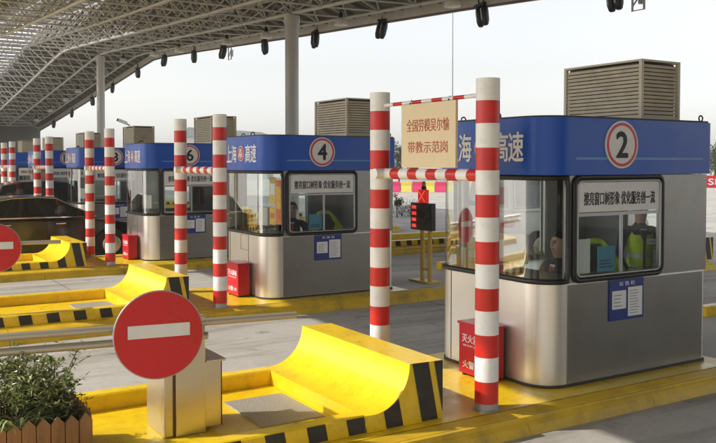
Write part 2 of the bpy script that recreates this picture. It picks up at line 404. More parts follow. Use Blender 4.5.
# roof sheeting: strips between the skylights
def sheet(x0, x1, mtl, name, thick=0.05, dz=0.10, y0=-30.0, y1=80.0):
    yy = sorted(set([y0] + [p[0] for p in ZP if y0 < p[0] < y1] + [y1])); xx = sorted(set([x0] + [p[0] for p in TX if x0 < p[0] < x1] + [x1]))
    s = MB(co); nx = len(xx)
    top_ = [(x, y, zE(y)+top(x)+dz+thick) for y in yy for x in xx]; bot = [(x, y, zE(y)+top(x)+dz) for y in yy for x in xx]
    N = len(top_); fs = []
    for j in range(len(yy)-1):
        for i in range(nx-1):
            a = j*nx+i; fs.append((a, a+1, a+nx+1, a+nx)); fs.append((N+a, N+a+nx, N+a+nx+1, N+a+1))
    for j in range(len(yy)-1):
        for i in (0, nx-1):
            a = j*nx+i; fs.append((a, a+nx, N+a+nx, N+a))
    for i in range(nx-1):
        for j in (0, len(yy)-1):
            a = j*nx+i; fs.append((a, a+1, N+a+1, N+a))
    s.add(top_+bot, fs); return s.build(name, mtl, canopy)
for a, b in ((-1.8, 6.5), (9.3, 15)): sheet(a, b, 'roofsheet', 'roof_sheet')
sheet(6.5, 9.3, 'roofsheet', 'roof_sheet', y1=34.0)
sheet(6.5, 9.3, 'skylight', 'skylight', 0.02, 0.115, y0=34.0, y1=70.0)
sheet(6.5, 9.3, 'roofsheet', 'roof_sheet', y0=70.0)
for x in (-1.86, 15.06):
    m = MB(co); yy = [p[0] for p in ZP]
    for a, b in zip(yy, yy[1:]):
        p = Vector((x, a, zE(a)+0.26)); q = Vector((x, b, zE(b)+0.26)); d = (q-p).normalized()
        up_ = Vector((1,0,0)).cross(d); m.obox((p+q)/2, d, (1,0,0), up_, (q-p).length/2, 0.05, 0.19); m.obox((p+q)/2-up_*0.222, d, (1,0,0), up_, (q-p).length/2, 0.055, 0.028, 1)
    m.build('edge_trim', ['canopy','edge'], canopy)
for x in (1, 12):
    for y in (23.4, 46.5):
        m = MB(co); zt = zE(y) + 0.05
        m.lathe((x, y, 0), [(0.215, ROADZ), (0.215, zt*0.42), (0.226, zt*0.42+0.01), (0.226, zt*0.42+0.09), (0.215, zt*0.42+0.1), (0.215, zt-0.30), (0.25, zt-0.28), (0.25, zt-0.02)], 28)
        m.build('pillar', 'pillar', canopy)
# hanging dome lamps
LY = [13.27,16.8,22.4,27.8,31.5,37.2,40.85,46.3,51.7,56.9,60.5,65.8,71.2]
ORD = ['first','second','third','fourth','fifth','sixth','seventh','eighth','ninth','tenth','eleventh','twelfth','thirteenth','fourteenth','fifteenth']
lamp0 = thing('pendant_lamp', (13.2, LY[0], 0), 'x', 'lamp', 'dome lamps hanging in a row under the canopy')
m = MB((13.2, LY[0], 0)); c = (13.2, LY[0], 0)
m.lathe(c, [(0.05,0.16),(0.07,0.13),(0.13,0.10),(0.19,0.02),(0.215,-0.08),(0.21,-0.10),(0.0,-0.085)], 20); m.build('lamp_shade', 'lampwhite', lamp0)
m = MB((13.2, LY[0], 0)); m.tube((13.2,LY[0],0.13),(13.2,LY[0],0.62),0.022,8); m.lathe(c, [(0.07,0.13),(0.07,0.27),(0.03,0.29)], 12); m.build('hanger', 'darkmetal', lamp0)
for i, y in enumerate(LY):
    o = lamp0 if i == 0 else copy_tree(lamp0)
    o.location = (13.2, y, zE(y) - 0.14)
    o['label'] = 'white dome lamp hung under the canopy, %s in its row counting from the right' % ORD[i]
# floodlight boxes on the outer edge
FY = [13.15,17.8,22.7,27.3,31.75,36.1,40,44.5,49.5,55,60.4,66.6,73.2]
fl0 = thing('edge_floodlight', (15.0, 0, 0), 'x', 'floodlight', 'dark floodlight boxes along the canopy edge')
oo = (15.0, 0, 0)
m = MB(oo)
m.box(14.90, 15.10, -0.20, 0.20, -0.06, 0.02)
for y in (-0.105, 0.105): m.lathe((15.0, y, -0.06), [(0.075,0.02),(0.105,-0.05),(0.118,-0.16),(0.112,-0.40),(0.08,-0.52),(0.05,-0.55)], 10)
m.build('housing', 'darkmetal', fl0)
m = MB(oo)
for y in (-0.105, 0.105): m.box(14.872, 14.884, y-0.022, y+0.022, -0.46, -0.14)
m.build('cooling_fin', 'greymetal', fl0)
m = MB(oo); m.tube((15,-0.1,-0.06),(15,-0.1,0.22),0.02,6); m.tube((15,0.1,-0.06),(15,0.1,0.22),0.02,6); m.build('bracket', 'darkmetal', fl0)
rf = random.Random(4)
for i, y in enumerate(FY):
    o = fl0 if i == 0 else copy_tree(fl0)
    o.location = (15.0, y, zE(y) + 0.10); o.rotation_euler = (R(rf.uniform(-9,9)), R(rf.uniform(-4,14)), R(rf.uniform(-12,12)))
    o['label'] = 'dark floodlight box hanging from the canopy edge, %s in its row counting from the right' % ORD[i]
# open wire brackets beside two of the boxes
for i, y in ((0, 12.45), (5, 35.45)):
    zb = zE(y)
    b = thing('wire_bracket', (15.0, y, zb), 'open grey wire bracket on the canopy edge beside the %s floodlight from the right' % ORD[i], 'bracket')
    m = MB((15.0, y, zb))
    m.path([(15,y+0.16,zb+0.12),(15,y+0.16,zb-0.55),(15,y-0.16,zb-0.55),(15,y-0.16,zb+0.12)], 0.028, 6); m.build('frame', 'greymetal', b)
    m = MB((15.0, y, zb)); m.tube((15,y-0.16,zb-0.1),(15,y+0.16,zb-0.45),0.02,6); m.tube((15.1,y,zb-0.1),(15.1,y,zb-0.4),0.07,8); m.build('arm', 'greymetal', b)
# ------------------------------------------------------------------ traffic islands
def clip(poly, a, b, c):   # keep a*x+b*y<=c
    out = []
    for i in range(len(poly)):
        p, q = poly[i], poly[(i+1) % len(poly)]
        dp, dq = a*p[0]+b*p[1]-c, a*q[0]+b*q[1]-c
        if dp <= 0: out.append(p)
        if (dp < 0 < dq) or (dq < 0 < dp):
            t = dp/(dp-dq); out.append((p[0]+t*(q[0]-p[0]), p[1]+t*(q[1]-p[1])))
    return out
YN, YF = 5.24, 7.03
arc = [(3.36+0.35*math.sin(R(t)), 0.485-0.35*math.cos(R(t))) for t in range(0, 91, 6)]
BUMP = [(3.3, 0.0), (3.3, 0.135)] + arc + [(4.03, 0.478), (4.03, 0.0)]
def stripes(mb, poly, y, x0, x1, sgn, first=0.0):
    x = x0
    while x < x1:
        q = clip(poly, -1, -0.2, -(x)); q = clip(q, 1, 0.2, x+0.155); q = clip(q, 0, -1, -0.012); 
        if len(q) >= 3: mb.add([(a, y, b) for a, b in q], [tuple(range(len(q)))], 1)
        x += 0.335
isl0 = thing('toll_island', (5.0, 6.1, ROADZ), 'x', 'traffic island', 'yellow traffic islands of the toll lanes')
io = isl0.location
m = MB(io)
prof = [(4.93,ROADZ-0.02),(4.97,-0.10),(5.04,-0.025),(5.13,0.0),(7.1,0.0),(7.19,-0.025),(7.26,-0.10),(7.30,ROADZ-0.02)]
x = -6.0
segs = [-6.0+1.53*i for i in range(15)]
for a, b in zip(segs, segs[1:]):
    m.prism(prof, lambda p,q,a=a:(a+0.003,p,q), lambda p,q,b=b:(b-0.003,p,q))
m.box(-5.98, segs[-1]-0.02, 5.0, 7.22, ROADZ-0.02, -0.03)
m.build('kerb_base', 'yellow_kerb', isl0, 0.012)
m = MB(io); m.add([(-5.9,5.14,0.004),(7.717,5.14,0.004),(7.717,7.09,0.004),(-5.9,7.09,0.004)], [(0,1,2,3)]); m.build('painted_top', 'yellow', isl0)
m = MB(io); m.add([(7.72,5.20,0.004),(15.9,5.20,0.004),(15.9,7.05,0.004),(7.72,7.05,0.004)], [(0,1,2,3)]); m.build('concrete_top', 'palecrete', isl0)
def rail(x0, x1, ya, yb, strip):
    m = MB(io); pr = [(ya,0.006),(ya,0.130),(ya+0.015,0.143),(yb-0.015,0.143),(yb,0.130),(yb,0.006)]
    m.prism(pr, lambda p,q:(x0,p,q), lambda p,q:(x1,p,q))
    if strip:
        poly = [(x0,0.0),(x1,0.0),(x1,0.137),(x0,0.137)]
        y = x1-0.155-0.5*0.335 if False else None
        k = int((x1-x0)/0.335)
        stripes(m, poly, ya-0.003, 3.16-0.335*int((3.16-x0)/0.335) if x0 < 4 else x0+0.1, x1-0.02, 1)
    m.build('side_rail', ['yellow','black'], isl0)
def bumper(dx):
    m = MB(io); poly = [(a+dx, b+0.006 if b == 0 else b) for a, b in BUMP]
    n = len(poly); vs = [(a, YN-0.002, b) for a, b in poly] + [(a, YF+0.002, b) for a, b in poly]
    for i in range(n):
        j = (i+1) % n; sm = 1 < i < n-3
        m.add([vs[i], vs[j], vs[n+j], vs[n+i]], [(0,1,2,3)], 0, False)
    m.add(vs, [tuple(range(n)), tuple(range(2*n-1, n-1, -1))], 0)
    stripes(m, [(a, b) for a, b in poly], YN-0.006, 3.16+dx, 3.9+dx, 1); stripes(m, [(a, b) for a, b in poly], YN-0.006, 4.04+dx, 4.2+dx, 1)
    ob = m.build('crash_bumper', ['yellow','black'], isl0)
    # smooth the curved face
    me = ob.data; bm = bmesh.new(); bm.from_mesh(me); bmesh.ops.remove_doubles(bm, verts=bm.verts, dist=0.0005)
    for f in bm.faces: f.smooth = abs(f.normal.y) < 0.5
    for e in bm.edges:
        if len(e.link_faces) == 2 and e.calc_face_angle(0) > R(25): e.smooth = False
    bm.to_mesh(me); bm.free()
    return ob
rail(-4.0, 3.297, YN, YN+0.15, True); rail(-4.0, 3.297, YF-0.15, YF, False)
bumper(0.0)
rail(9.7, 14.997, YN, YN+0.15, True); rail(9.7, 14.997, YF-0.15, YF, False)
rear_bumper = bumper(11.7)
m = MB(io); m.box(2.7, 3.25, 5.77, 6.55, 0.006, 0.016)
m.build('floor_plate', 'grate', isl0)
WORDS = ['two','four','six','eight','ten','twelve','fourteen','zero']
NUMS = ['2','4','6','8','10','12','14']
for k in range(NB):
    o = isl0 if k == 0 else copy_tree(isl0)
    o.location = Vector(io) + Vector((0, PITCHY*k, 0))
    if k >= 2:
        for ch in list(o.children):
            if ch.data == rear_bumper.data: bpy.data.objects.remove(ch)
    o['label'] = 'yellow kerbed island with black striped rail, carrying the booth numbered %s on its fascia' % WORDS[k]
# ------------------------------------------------------------------ toll booths
BX0, BX1, BY0, BY1 = 5.28, 7.56, 5.38, 7.0
def outline(off=0.0, r=0.27, rb=0.05, n=8):
    x0, x1, y0, y1 = BX0-off, BX1+off, BY0-off, BY1+off; r += off; pts = []
    for cx, cy, rr, a0 in ((x0+r, y0+r, r, 180), (x1-rb, y0+rb, rb, 270), (x1-rb, y1-rb, rb, 0), (x0+r, y1-r, r, 90)):
        for i in range(n+1):
            t = R(a0 + 90*i/n); pts.append((cx+rr*math.cos(t), cy+rr*math.sin(t)))
    return pts
def front_path(off=0.0, r=0.27, n=10, xe=5.555):
    """from the near side, round the front, to the far side"""
    x0, y0, y1 = BX0-off, BY0-off, BY1+off; r += off; pts = [(xe, y0)]
    for i in range(n+1):
        t = R(270 - 90*i/n); pts.append((x0+r+r*math.cos(t), y0+r+r*math.sin(t)))
    for i in range(n+1):
        t = R(180 - 90*i/n); pts.append((x0+r+r*math.cos(t), y1-r+r*math.sin(t)))
    pts.append((xe, y1)); out = [pts[0]]
    for p in pts[1:]:
        if math.hypot(p[0]-out[-1][0], p[1]-out[-1][1]) > 0.004: out.append(p)
    return out
ZS, ZW = 0.955, 1.94
booth0 = thing('toll_booth', (6.4, 6.19, 0.0), 'x', 'toll booth', 'stainless toll booths standing in a row')
bo = booth0.location
def smooth_prism(m, poly, z0, z1, mi=0):
    m.prism(poly, lambda a,b:(a,b,z0), lambda a,b:(a,b,z1), mi, sm=True)
def sharpen(ob, ang=30):
    me = ob.data; bm = bmesh.new(); bm.from_mesh(me); bmesh.ops.remove_doubles(bm, verts=bm.verts, dist=0.0003)
    for f in bm.faces: f.smooth = True
    for e in bm.edges:
        if len(e.link_faces) != 2 or e.calc_face_angle(0) > R(ang): e.smooth = False
    bm.to_mesh(me); bm.free()
# lower wall: front shell steel, side panels same steel darkened for shade (proud by 4 mm)
m = MB(bo); smooth_prism(m, outline(0, n=12), 0.03, ZS); ob = m.build('lower_wall', 'steel', booth0); sharpen(ob)
m = MB(bo); smooth_prism(m, outline(0.012, r=0.27), 0.004, 0.03); m.build('plinth', 'seam', booth0)
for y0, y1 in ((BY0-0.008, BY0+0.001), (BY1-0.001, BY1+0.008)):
    m = MB(bo); m.box(5.565, 7.50, y0, y1, 0.035, 0.94); m.build('side_panel', 'steel_shaded', booth0, 0.003)
m = MB(bo)
for yy in (6.0, 6.72): m.box(5.277, 5.2805, yy-0.004, yy+0.004, 0.04, 0.95)
for (a, b, z0, z1) in ((6.0, 6.3, 0.70, 0.704), (6.0, 6.3, 0.93, 0.934)): m.box(5.277, 5.2805, a, b, z0, z1)
m.box(5.277, 5.2805, 6.298, 6.303, 0.70, 0.934)
m.build('hatch_seam', 'seam', booth0)
# window-zone walls
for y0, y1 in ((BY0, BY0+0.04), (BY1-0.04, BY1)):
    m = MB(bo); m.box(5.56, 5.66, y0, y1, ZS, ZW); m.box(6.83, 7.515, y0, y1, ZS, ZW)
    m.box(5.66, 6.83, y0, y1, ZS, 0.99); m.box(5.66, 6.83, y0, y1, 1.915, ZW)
    m.build('window_wall', 'steel_shaded', booth0)
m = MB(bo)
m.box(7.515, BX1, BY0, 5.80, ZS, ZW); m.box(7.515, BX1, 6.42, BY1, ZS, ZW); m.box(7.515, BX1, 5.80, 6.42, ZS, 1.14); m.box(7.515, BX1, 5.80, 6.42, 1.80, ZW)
m.build('rear_wall', 'steel_shaded', booth0)
m = MB(bo)   # dark lining inside
m.box(6.87, 7.51, BY0+0.042, BY0+0.05, ZS, ZW); m.box(6.87, 7.51, BY1-0.05, BY1-0.042, ZS, ZW)
m.box(7.495, 7.512, BY0+0.05, 5.80, ZS, ZW); m.box(7.495, 7.512, 6.42, BY1-0.05, ZS, ZW); m.box(7.495, 7.512, 5.80, 6.42, ZS, 1.14)
m.box(5.4, 7.49, 5.45, 6.93, 1.905, 1.93)
m.build('lining', 'inside', booth0)
def rrect(x0, x1, z0, z1, r, n=6):
    pts = []
    for cx, cz, a0 in ((x1-r, z1-r, 0), (x0+r, z1-r, 90), (x0+r, z0+r, 180), (x1-r, z0+r, 270)):
        for i in range(n+1):
            t = R(a0+90*i/n); pts.append((cx+r*math.cos(t), cz+r*math.sin(t)))
    return pts
# wrap-round front window
fp = front_path(0.0)
fw = MB(bo); vs = [(a, b, ZS+0.01) for a, b in fp] + [(a, b, ZW-0.005) for a, b in fp]; n = len(fp)
fw.add(vs, [(i, i+1, n+i+1, n+i) for i in range(n-1)], 0, True)
front_window = fw.build('front_window', 'glass', booth0, fix=False)
m = MB(bo); fo = front_path(0.006); rc = 0.09
def fpt(i, z): return Vector((fo[i][0], fo[i][1], z))
loop = []
N = len(fo)
lo = [fpt(i, ZS+0.02) for i in range(1, N-1)]; hi = [fpt(i, ZW-0.02) for i in range(N-2, 0, -1)]
e1 = [Vector((5.548, BY1+0.006, ZS+0.05)), Vector((5.565, BY1+0.006, ZS+0.11)), Vector((5.565, BY1+0.006, ZW-0.11)), Vector((5.548, BY1+0.006, ZW-0.05))]
e0 = [Vector((5.548, BY0-0.006, ZW-0.05)), Vector((5.565, BY0-0.006, ZW-0.11)), Vector((5.565, BY0-0.006, ZS+0.11)), Vector((5.548, BY0-0.006, ZS+0.05))]
m.path(lo + e1 + hi + e0, 0.026, 8, closed=True); m.build('gasket', 'rubber', front_window)
m = MB(bo); m.tube((5.34, 6.60, ZS), (5.34, 6.60, ZW), 0.022, 10); m.build('mullion', 'greymetal', front_window)
# inside posts seen through the glass
m = MB(bo); m.box(5.60, 5.655, BY0+0.045, BY0+0.10, ZS, ZW); m.box(5.60, 5.655, BY1-0.10, BY1-0.045, ZS, ZW); m.build('corner_post', 'inside', booth0)
# side windows
for side in (0, 1):
    y = BY0-0.004 if side == 0 else BY1+0.004; sg = -1 if side == 0 else 1
    f = MB(bo); f.path([(a, y, b) for a, b in rrect(5.635, 6.855, 0.972, 1.925, 0.075)], 0.026, 8, closed=True)
    win = f.build('side_window', 'rubber', booth0)
    m = MB(bo); m.path([(a, y+sg*0.012, b) for a, b in rrect(5.672, 6.818, 1.009, 1.888, 0.05)], 0.011, 6, closed=True)
    if side == 0:
        m.box(5.668, 6.822, y-0.012, y+0.012, 1.562, 1.592); m.box(6.255, 6.283, y-0.008, y+0.012, 1.01, 1.562)
    m.build('sash_rail', 'greymetal', win)
    pn = MB(bo); pl = rrect(5.65, 6.84, 0.985, 1.912, 0.06); pn.add([(a, y+sg*0.001, b) for a, b in pl], [tuple(range(len(pl)))]); pn.build('pane', 'glass', win, fix=False)
    if side == 0:
        m = MB(bo); m.box(5.69, 6.80, y-0.009, y-0.005, 1.60, 1.875); st_ = m.build('slogan_strip', 'paper', win)
        text_mesh('擦亮窗口树形象 优化服务创一流', 0.1, 'ink', (6.245, y-0.010, 1.725), (1,0,0), (0,0,1), 'lettering', win, bo, bold=0.0012, depth=0.0015, fit=(0.98, 0.125))
m = MB(bo); m.path([(7.565, a, b) for a, b in rrect(5.80, 6.42, 1.14, 1.80, 0.07)], 0.024, 8, closed=True); m.path([(7.495, a, b) for a, b in rrect(5.80, 6.42, 1.14, 1.80, 0.07)], 0.028, 8, closed=True)
rw = m.build('rear_window', 'rubber', booth0)
m = MB(bo); m.add([(7.54,5.80,1.14),(7.54,6.42,1.14),(7.54,6.42,1.80),(7.54,5.80,1.80)], [(0,1,2,3)]); m.build('pane', 'glass', rw, fix=False)
# counter and equipment
m = MB(bo); m.box(5.36, 5.86, 5.46, 6.92, 0.957, 0.985); m.build('counter', 'dark', booth0)
# fascia, roof
m = MB(bo); smooth_prism(m, outline(0.035, n=12), ZW+0.005, 2.467); fas = m.build('fascia', 'blue', booth0); sharpen(fas)
m = MB(bo); m.box(5.62, 7.44, BY0-0.039, BY0-0.0352, 2.086, 2.107); m.build('stripe', 'paleblue', fas)
m = MB(bo); smooth_prism(m, outline(0.02), 2.467, 2.485); m.build('roof', 'dark', booth0)
for (x, y) in ((7.52, 5.43), (5.62, 6.95), (7.5, 6.95), (5.45, 6.2)):
    m = MB(bo); m.path([(x+0.03*math.cos(t), y, 2.515+0.03*math.sin(t)) for t in [2*math.pi*i/12 for i in range(12)]], 0.008, 6, closed=True); m.tube((x,y,2.467),(x,y,2.49),0.012,6); m.build('lifting_eye', 'darkmetal', booth0)
# front lettering: 上海 (logo) 高速
fx = BX0-0.037
for ch, yc in (('上', 6.66), ('海', 6.455), ('高', 5.925), ('速', 5.72)):
    text_mesh(ch, 0.25, 'lettering', (fx-0.002, yc, 2.205), (0,-1,0), (0,0,1), 'lettering', fas, bo, bold=0.004, fit=(0.195, 0.27))
m = MB(bo); m.lathe((fx, 6.19, 2.205), [(0.118,0.0),(0.118,-0.004),(0.0,-0.004)], 32, 0, 'x', False); m.lathe((fx, 6.19, 2.205), [(0.108,-0.003),(0.108,-0.006),(0.0,-0.006)], 32, 1, 'x', False)
for sg in (-1, 1):
    a = Vector((fx-0.008, 6.19+sg*0.008, 2.205+0.075)); b = Vector((fx-0.008, 6.19+sg*0.062, 2.205-0.055)); d = (b-a).normalized()
    m.obox((a+b)/2, d, (1,0,0), d.cross(Vector((1,0,0))), (b-a).length/2, 0.002, 0.012, 2)
    m.box(fx-0.010, fx-0.006, 6.19+sg*0.016-0.008, 6.19+sg*0.016+0.008, 2.205-0.075, 2.205+0.0, 2)
m.box(fx-0.010, fx-0.006, 6.19-0.045, 6.19+0.045, 2.205-0.028, 2.205-0.012, 2)
m.build('emblem', ['lettering','signred','lettering'], fas)
# number sign
ny = BY0-0.0355
m = MB(bo); c = (6.22, ny, 2.228)
m.lathe(c, [(0.224,0.0),(0.224,-0.012),(0.0,-0.012)], 40, 0, 'y', False); m.lathe(c, [(0.207,-0.011),(0.207,-0.0145),(0.180,-0.0145),(0.180,-0.011)], 40, 1, 'y', False)
numsign = m.build('number_sign', ['signwhite','signred'], booth0)
def digit(t, parent): return text_mesh(t, 0.3, 'ink', (6.22, ny-0.0145, 2.228), (1,0,0), (0,0,1), 'numeral', parent, bo, bold=0.008, depth=0.0015, fit=(0.15 if len(t) == 1 else 0.21, 0.235))
dig0 = digit('2', numsign)
# notice board
m = MB(bo); yb = BY0-0.0085; m.box(6.10, 6.58, yb-0.012, yb, 0.555, 0.945); nbd = m.build('notice_board', 'noticeblue', booth0, 0.003)
m = MB(bo); m.box(6.135, 6.325, yb-0.0155, yb-0.012, 0.665, 0.84); m.build('notice_paper', 'paper', nbd)
m = MB(bo); m.box(6.355, 6.555, yb-0.0155, yb-0.012, 0.585, 0.865)
for i in range(9): m.box(6.375, 6.375+0.10+0.05*random.random(), yb-0.0165, yb-0.0155, 0.61+0.027*i, 0.617+0.027*i, 1)
m.build('notice_paper', ['paper','inkgrey'], nbd)
m = MB(bo)
for i in range(4): m.box(6.155, 6.155+0.09+0.05*random.random(), yb-0.0175, yb-0.0157, 0.69+0.034*i, 0.699+0.034*i)
m.build('print', 'inkgrey', nbd)
text_mesh('公 告 栏', 0.06, 'lettering', (6.34, yb-0.013, 0.905), (1,0,0), (0,0,1), 'lettering', nbd, bo, fit=(0.22, 0.04))
# louvred roof unit
VX0, VX1, VY0, VY1, VZ0, VZ1 = 6.81, 7.41, 5.60, 6.66, 2.486, 3.085
m = MB(bo)
for x in (VX0, VX1-0.035):
    for y in (VY0, VY1-0.035): m.box(x, x+0.035, y, y+0.035, VZ0, VZ1)
m.box(VX0, VX1, VY0, VY1, VZ1, VZ1+0.02)
for z in (VZ0, ):
    m.box(VX0+0.036, VX1-0.036, VY0, VY0+0.03, z, z+0.03); m.box(VX0, VX0+0.03, VY0+0.036, VY1-0.036, z, z+0.03)
m.box(VX0+0.045, VX1-0.045, VY0+0.045, VY1-0.045, VZ0, VZ1-0.01, 1)
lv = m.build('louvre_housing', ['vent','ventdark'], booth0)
m = MB(bo); ns = 14
for i in range(ns):
    z = VZ0+0.045+i*(VZ1-VZ0-0.05)/ns
    for x, sg in ((VX0+0.018, -1), (VX1-0.018, 1)):
        m.obox((x, (VY0+VY1)/2, z), (0,1,0), Vector((sg*0.42,0,-0.907)), Vector((sg*0.907,0,0.42)), (VY1-VY0)/2-0.036, 0.0165, 0.003)
    for y, sg in ((VY0+0.018, -1), (VY1-0.018, 1)):
        m.obox(((VX0+VX1)/2, y, z), (1,0,0), Vector((0,sg*0.42,-0.907)), Vector((0,sg*0.907,0.42)), (VX1-VX0)/2-0.036, 0.0165, 0.003)
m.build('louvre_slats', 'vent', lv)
booths = [booth0]
for k in range(1, NB):
    b = copy_tree(booth0); b.location = Vector(bo) + Vector((0, PITCHY*k, 0)); booths.append(b)
    for ch in b.children:
        if ch.name.startswith('number_sign'):
            old = ch.children[0]; me = digit(NUMS[k], ch); old.data = me.data; bpy.data.objects.remove(me)
for k, b in enumerate(booths):
    b['label'] = 'stainless toll booth with the number %s in a red ring on its blue fascia' % WORDS[k]
    if k == 0: b['label'] = 'nearest stainless toll booth, number two, a worker in yellow vest inside'
bz = copy_tree(booth0); bz.location = Vector(bo) - Vector((0, PITCHY, 0)); bz['label'] = 'unseen stainless toll booth added beside the camera to shade the nearest booth'  # out-of-view booth added to shade and be reflected in the nearest booth
for ch in bz.children:
    if ch.name.startswith('number_sign'):
        old = ch.children[0]; me = digit('1', ch); old.data = me.data; bpy.data.objects.remove(me)
iz = isl0.copy(); C.objects.link(iz); iz.location = Vector(io) - Vector((0, PITCHY, 0)); iz['label'] = 'unseen yellow kerbed island added under the shading booth beside the camera'  # out-of-view island added along with the shading booth
for ch in isl0.children:
    if ch.name.startswith(('kerb_base','painted_top','concrete_top')): c_ = ch.copy(); C.objects.link(c_); c_.parent = iz
# ------------------------------------------------------------------ red and white post frames
PX, PYN, PYF = 4.5, 5.25, 6.87
def banded(m, p0, p1, r, bounds, n=24):
    p0, p1 = Vector(p0), Vector(p1); d = p1-p0; L_ = d.length; d = d/L_; mi = bounds[0]
    s_ = 0.0
    for e, i in bounds[1]:
        m.tube(p0+d*s_, p0+d*min(e, L_), r, n, i, cap=False); s_ = e
    m.add([p1], [], 0)
    a = d.orthogonal().normalized(); b = d.cross(a)
    for P in (p0, p1): m.add([P+(a*math.cos(t)+b*math.sin(t))*r for t in [2*math.pi*i/n for i in range(n)]], [tuple(range(n))], bounds[1][-1][1])
pf0 = thing('striped_post_frame', (PX, 6.06, 0), 'x', 'post frame', 'red and white banded post pairs before the booths')
po = pf0.location
for y in (PYN, PYF):
    m = MB(po); H = 2.75; bands = []
    zb = [H-0.19-0.386*k for k in range(7)]
    seq = [(0.06, 2)] ; cuts = sorted([(z, 1) for z in zb] + [(z-0.186, 0) for z in zb])
    for z, t in cuts: seq.append((z, t))
    seq.append((H, 0))
    banded(m, (PX, y, 0.006), (PX, y, H), 0.099, (0, seq))
    m.tube((PX, y, 0.005), (PX, y, 0.012), 0.118, 24, 2)
    m.build('post', ['white','red','greymetal'], pf0)
m = MB(po); Lb = PYF-PYN-0.19
seq = []; s_ = 0.0; i = 0
while s_ < Lb: s_ += 0.145; seq.append((s_, i % 2)); i += 1
banded(m, (PX, PYF-0.095, 1.952), (PX, PYN+0.095, 1.952), 0.052, (0, seq)); m.tube((PX,PYF-0.10,1.952),(PX-0.13,PYF-0.10,1.952),0.05,14,0); 
m.build('crossbar', ['white','red'], pf0)
for k in range(NB):
    o = pf0 if k == 0 else copy_tree(pf0)
    o.location = Vector(po) + Vector((0, PITCHY*k, 0))
    o['label'] = 'pair of red and white banded posts with crossbar, before the booth numbered %s' % WORDS[k]
    if k: o.rotation_euler = (R(rf.uniform(-.35,.35)), R(rf.uniform(-.35,.35)), 0)
    if k == 0: o['label'] = 'pair of red and white banded posts carrying the cream sign, nearest the camera'
m = MB(po); seq = []; s_ = 0; i = 0
while s_ < Lb: s_ += 0.155; seq.append((s_, i % 2)); i += 1
banded(m, (PX, PYF-0.09, 2.62), (PX, PYN+0.09, 2.62), 0.018, (0, seq), 12); m.build('thin_crossbar', ['white','red'], pf0)
# cream sign board hung between the bars
sb = thing('hanging_sign', (PX-0.03, 6.04, 2.0), 'cream sign board with two lines of red Chinese characters, hung between red and white bars', 'sign')
so_ = sb.location; m = MB(so_)
m.box(PX-0.035, PX-0.008, 5.63, 6.45, 2.012, 2.60); m.build('panel', 'cream', sb, 0.003)
m = MB(so_)
for y in (5.75, 6.33): m.tube((PX-0.02, y, 2.60), (PX, y, 2.64), 0.008, 6)
m.build('hook', 'darkmetal', sb)
text_mesh('全国劳模吴尔愉', 0.1, 'rust', (PX-0.036, 6.04, 2.40), (0,-1,0), (0,0,1), 'lettering', sb, so_, bold=0.0004, depth=0.001, fit=(0.64, 0.115))
text_mesh('带教示范岗', 0.1, 'rust', (PX-0.036, 6.04, 2.20), (0,-1,0), (0,0,1), 'lettering', sb, so_, bold=0.0004, depth=0.001, fit=(0.60, 0.105))
# ------------------------------------------------------------------ fire extinguisher boxes
fb0 = thing('extinguisher_box', (5.13, 6.0, 0), 'x', 'fire box', 'red fire extinguisher boxes before the booths')
fo_ = fb0.location; m = MB(fo_); m.box(5.04, 5.235, 5.86, 6.29, 0.025, 0.50); m.build('box', 'redbox', fb0, 0.006)
m = MB(fo_); m.box(5.025, 5.245, 5.85, 6.30, 0.502, 0.525); m.build('lid', 'redbox', fb0, 0.004)
for y in (5.89, 6.22): m = MB(fo_); m.box(5.05, 5.23, y, y+0.03, 0.004, 0.025); m.build('foot', 'darkmetal', fb0)
text_mesh('灭火器箱', 0.09, 'lettering', (5.039, 6.075, 0.37), (0,-1,0), (0,0,1), 'lettering', fb0, fo_, bold=0.001, fit=(0.33, 0.08))
text_mesh('MIE HUO QI XIANG', 0.03, 'lettering', (5.039, 6.075, 0.30), (0,-1,0), (0,0,1), 'lettering', fb0, fo_, fit=(0.30, 0.022))
text_mesh('火警119', 0.09, 'lettering', (5.039, 6.075, 0.12), (0,-1,0), (0,0,1), 'lettering', fb0, fo_, bold=0.001, fit=(0.31, 0.07))
for k in range(NB):
    o = fb0 if k == 0 else copy_tree(fb0)
    o.location = Vector(fo_) + Vector((0, PITCHY*k, 0)); o['label'] = 'red fire extinguisher box standing against the front of the booth numbered %s' % WORDS[k]
# ------------------------------------------------------------------ barrier gates and no entry signs
BD = Vector((1, -0.151, 0)).normalized(); BNm = Vector((-0.151, -1, 0)).normalized()
ga0 = thing('barrier_gate', (2.2, 6.1, 0), 'x', 'barrier gate', 'stainless barrier machines with twin bars')
go = ga0.location
m = MB(go); m.box(1.975, 2.05, 5.93, 6.36, 0.006, 0.72); m.box(2.055, 2.29, 5.91, 6.36, 0.006, 0.9); m.build('cabinet', 'cabsteel', ga0, 0.006)
m = MB(go); m.box(2.042, 2.054, 5.915, 5.9295, 0.006, 0.9); m.build('hinge_edge', 'rustedge', ga0)
m = MB(go); m.box(2.293, 2.425, 5.935, 6.34, 0.035, 0.535); sb2 = m.build('side_box', 'cabsteel', ga0, 0.004)
m = MB(go); m.box(2.293, 2.455, 5.905, 6.37, 0.536, 0.555); m.build('lid', 'cabsteel', sb2, 0.003)
m = MB(go); m.box(2.4255, 2.433, 5.935, 5.955, 0.035, 0.535); m.build('corner_strip', 'rustedge', sb2)
base = Vector((2.10, 5.70, 0))
for z, t0, t1 in ((0.895, -3.0, 0.80), (0.795, -3.0, 0.12)):
    m = MB(go); p = base + BD*t0; q = base + BD*t1; p.z = q.z = z
    m.path([p, q], 0.027, 12); m.build('bar', 'bronze', ga0)
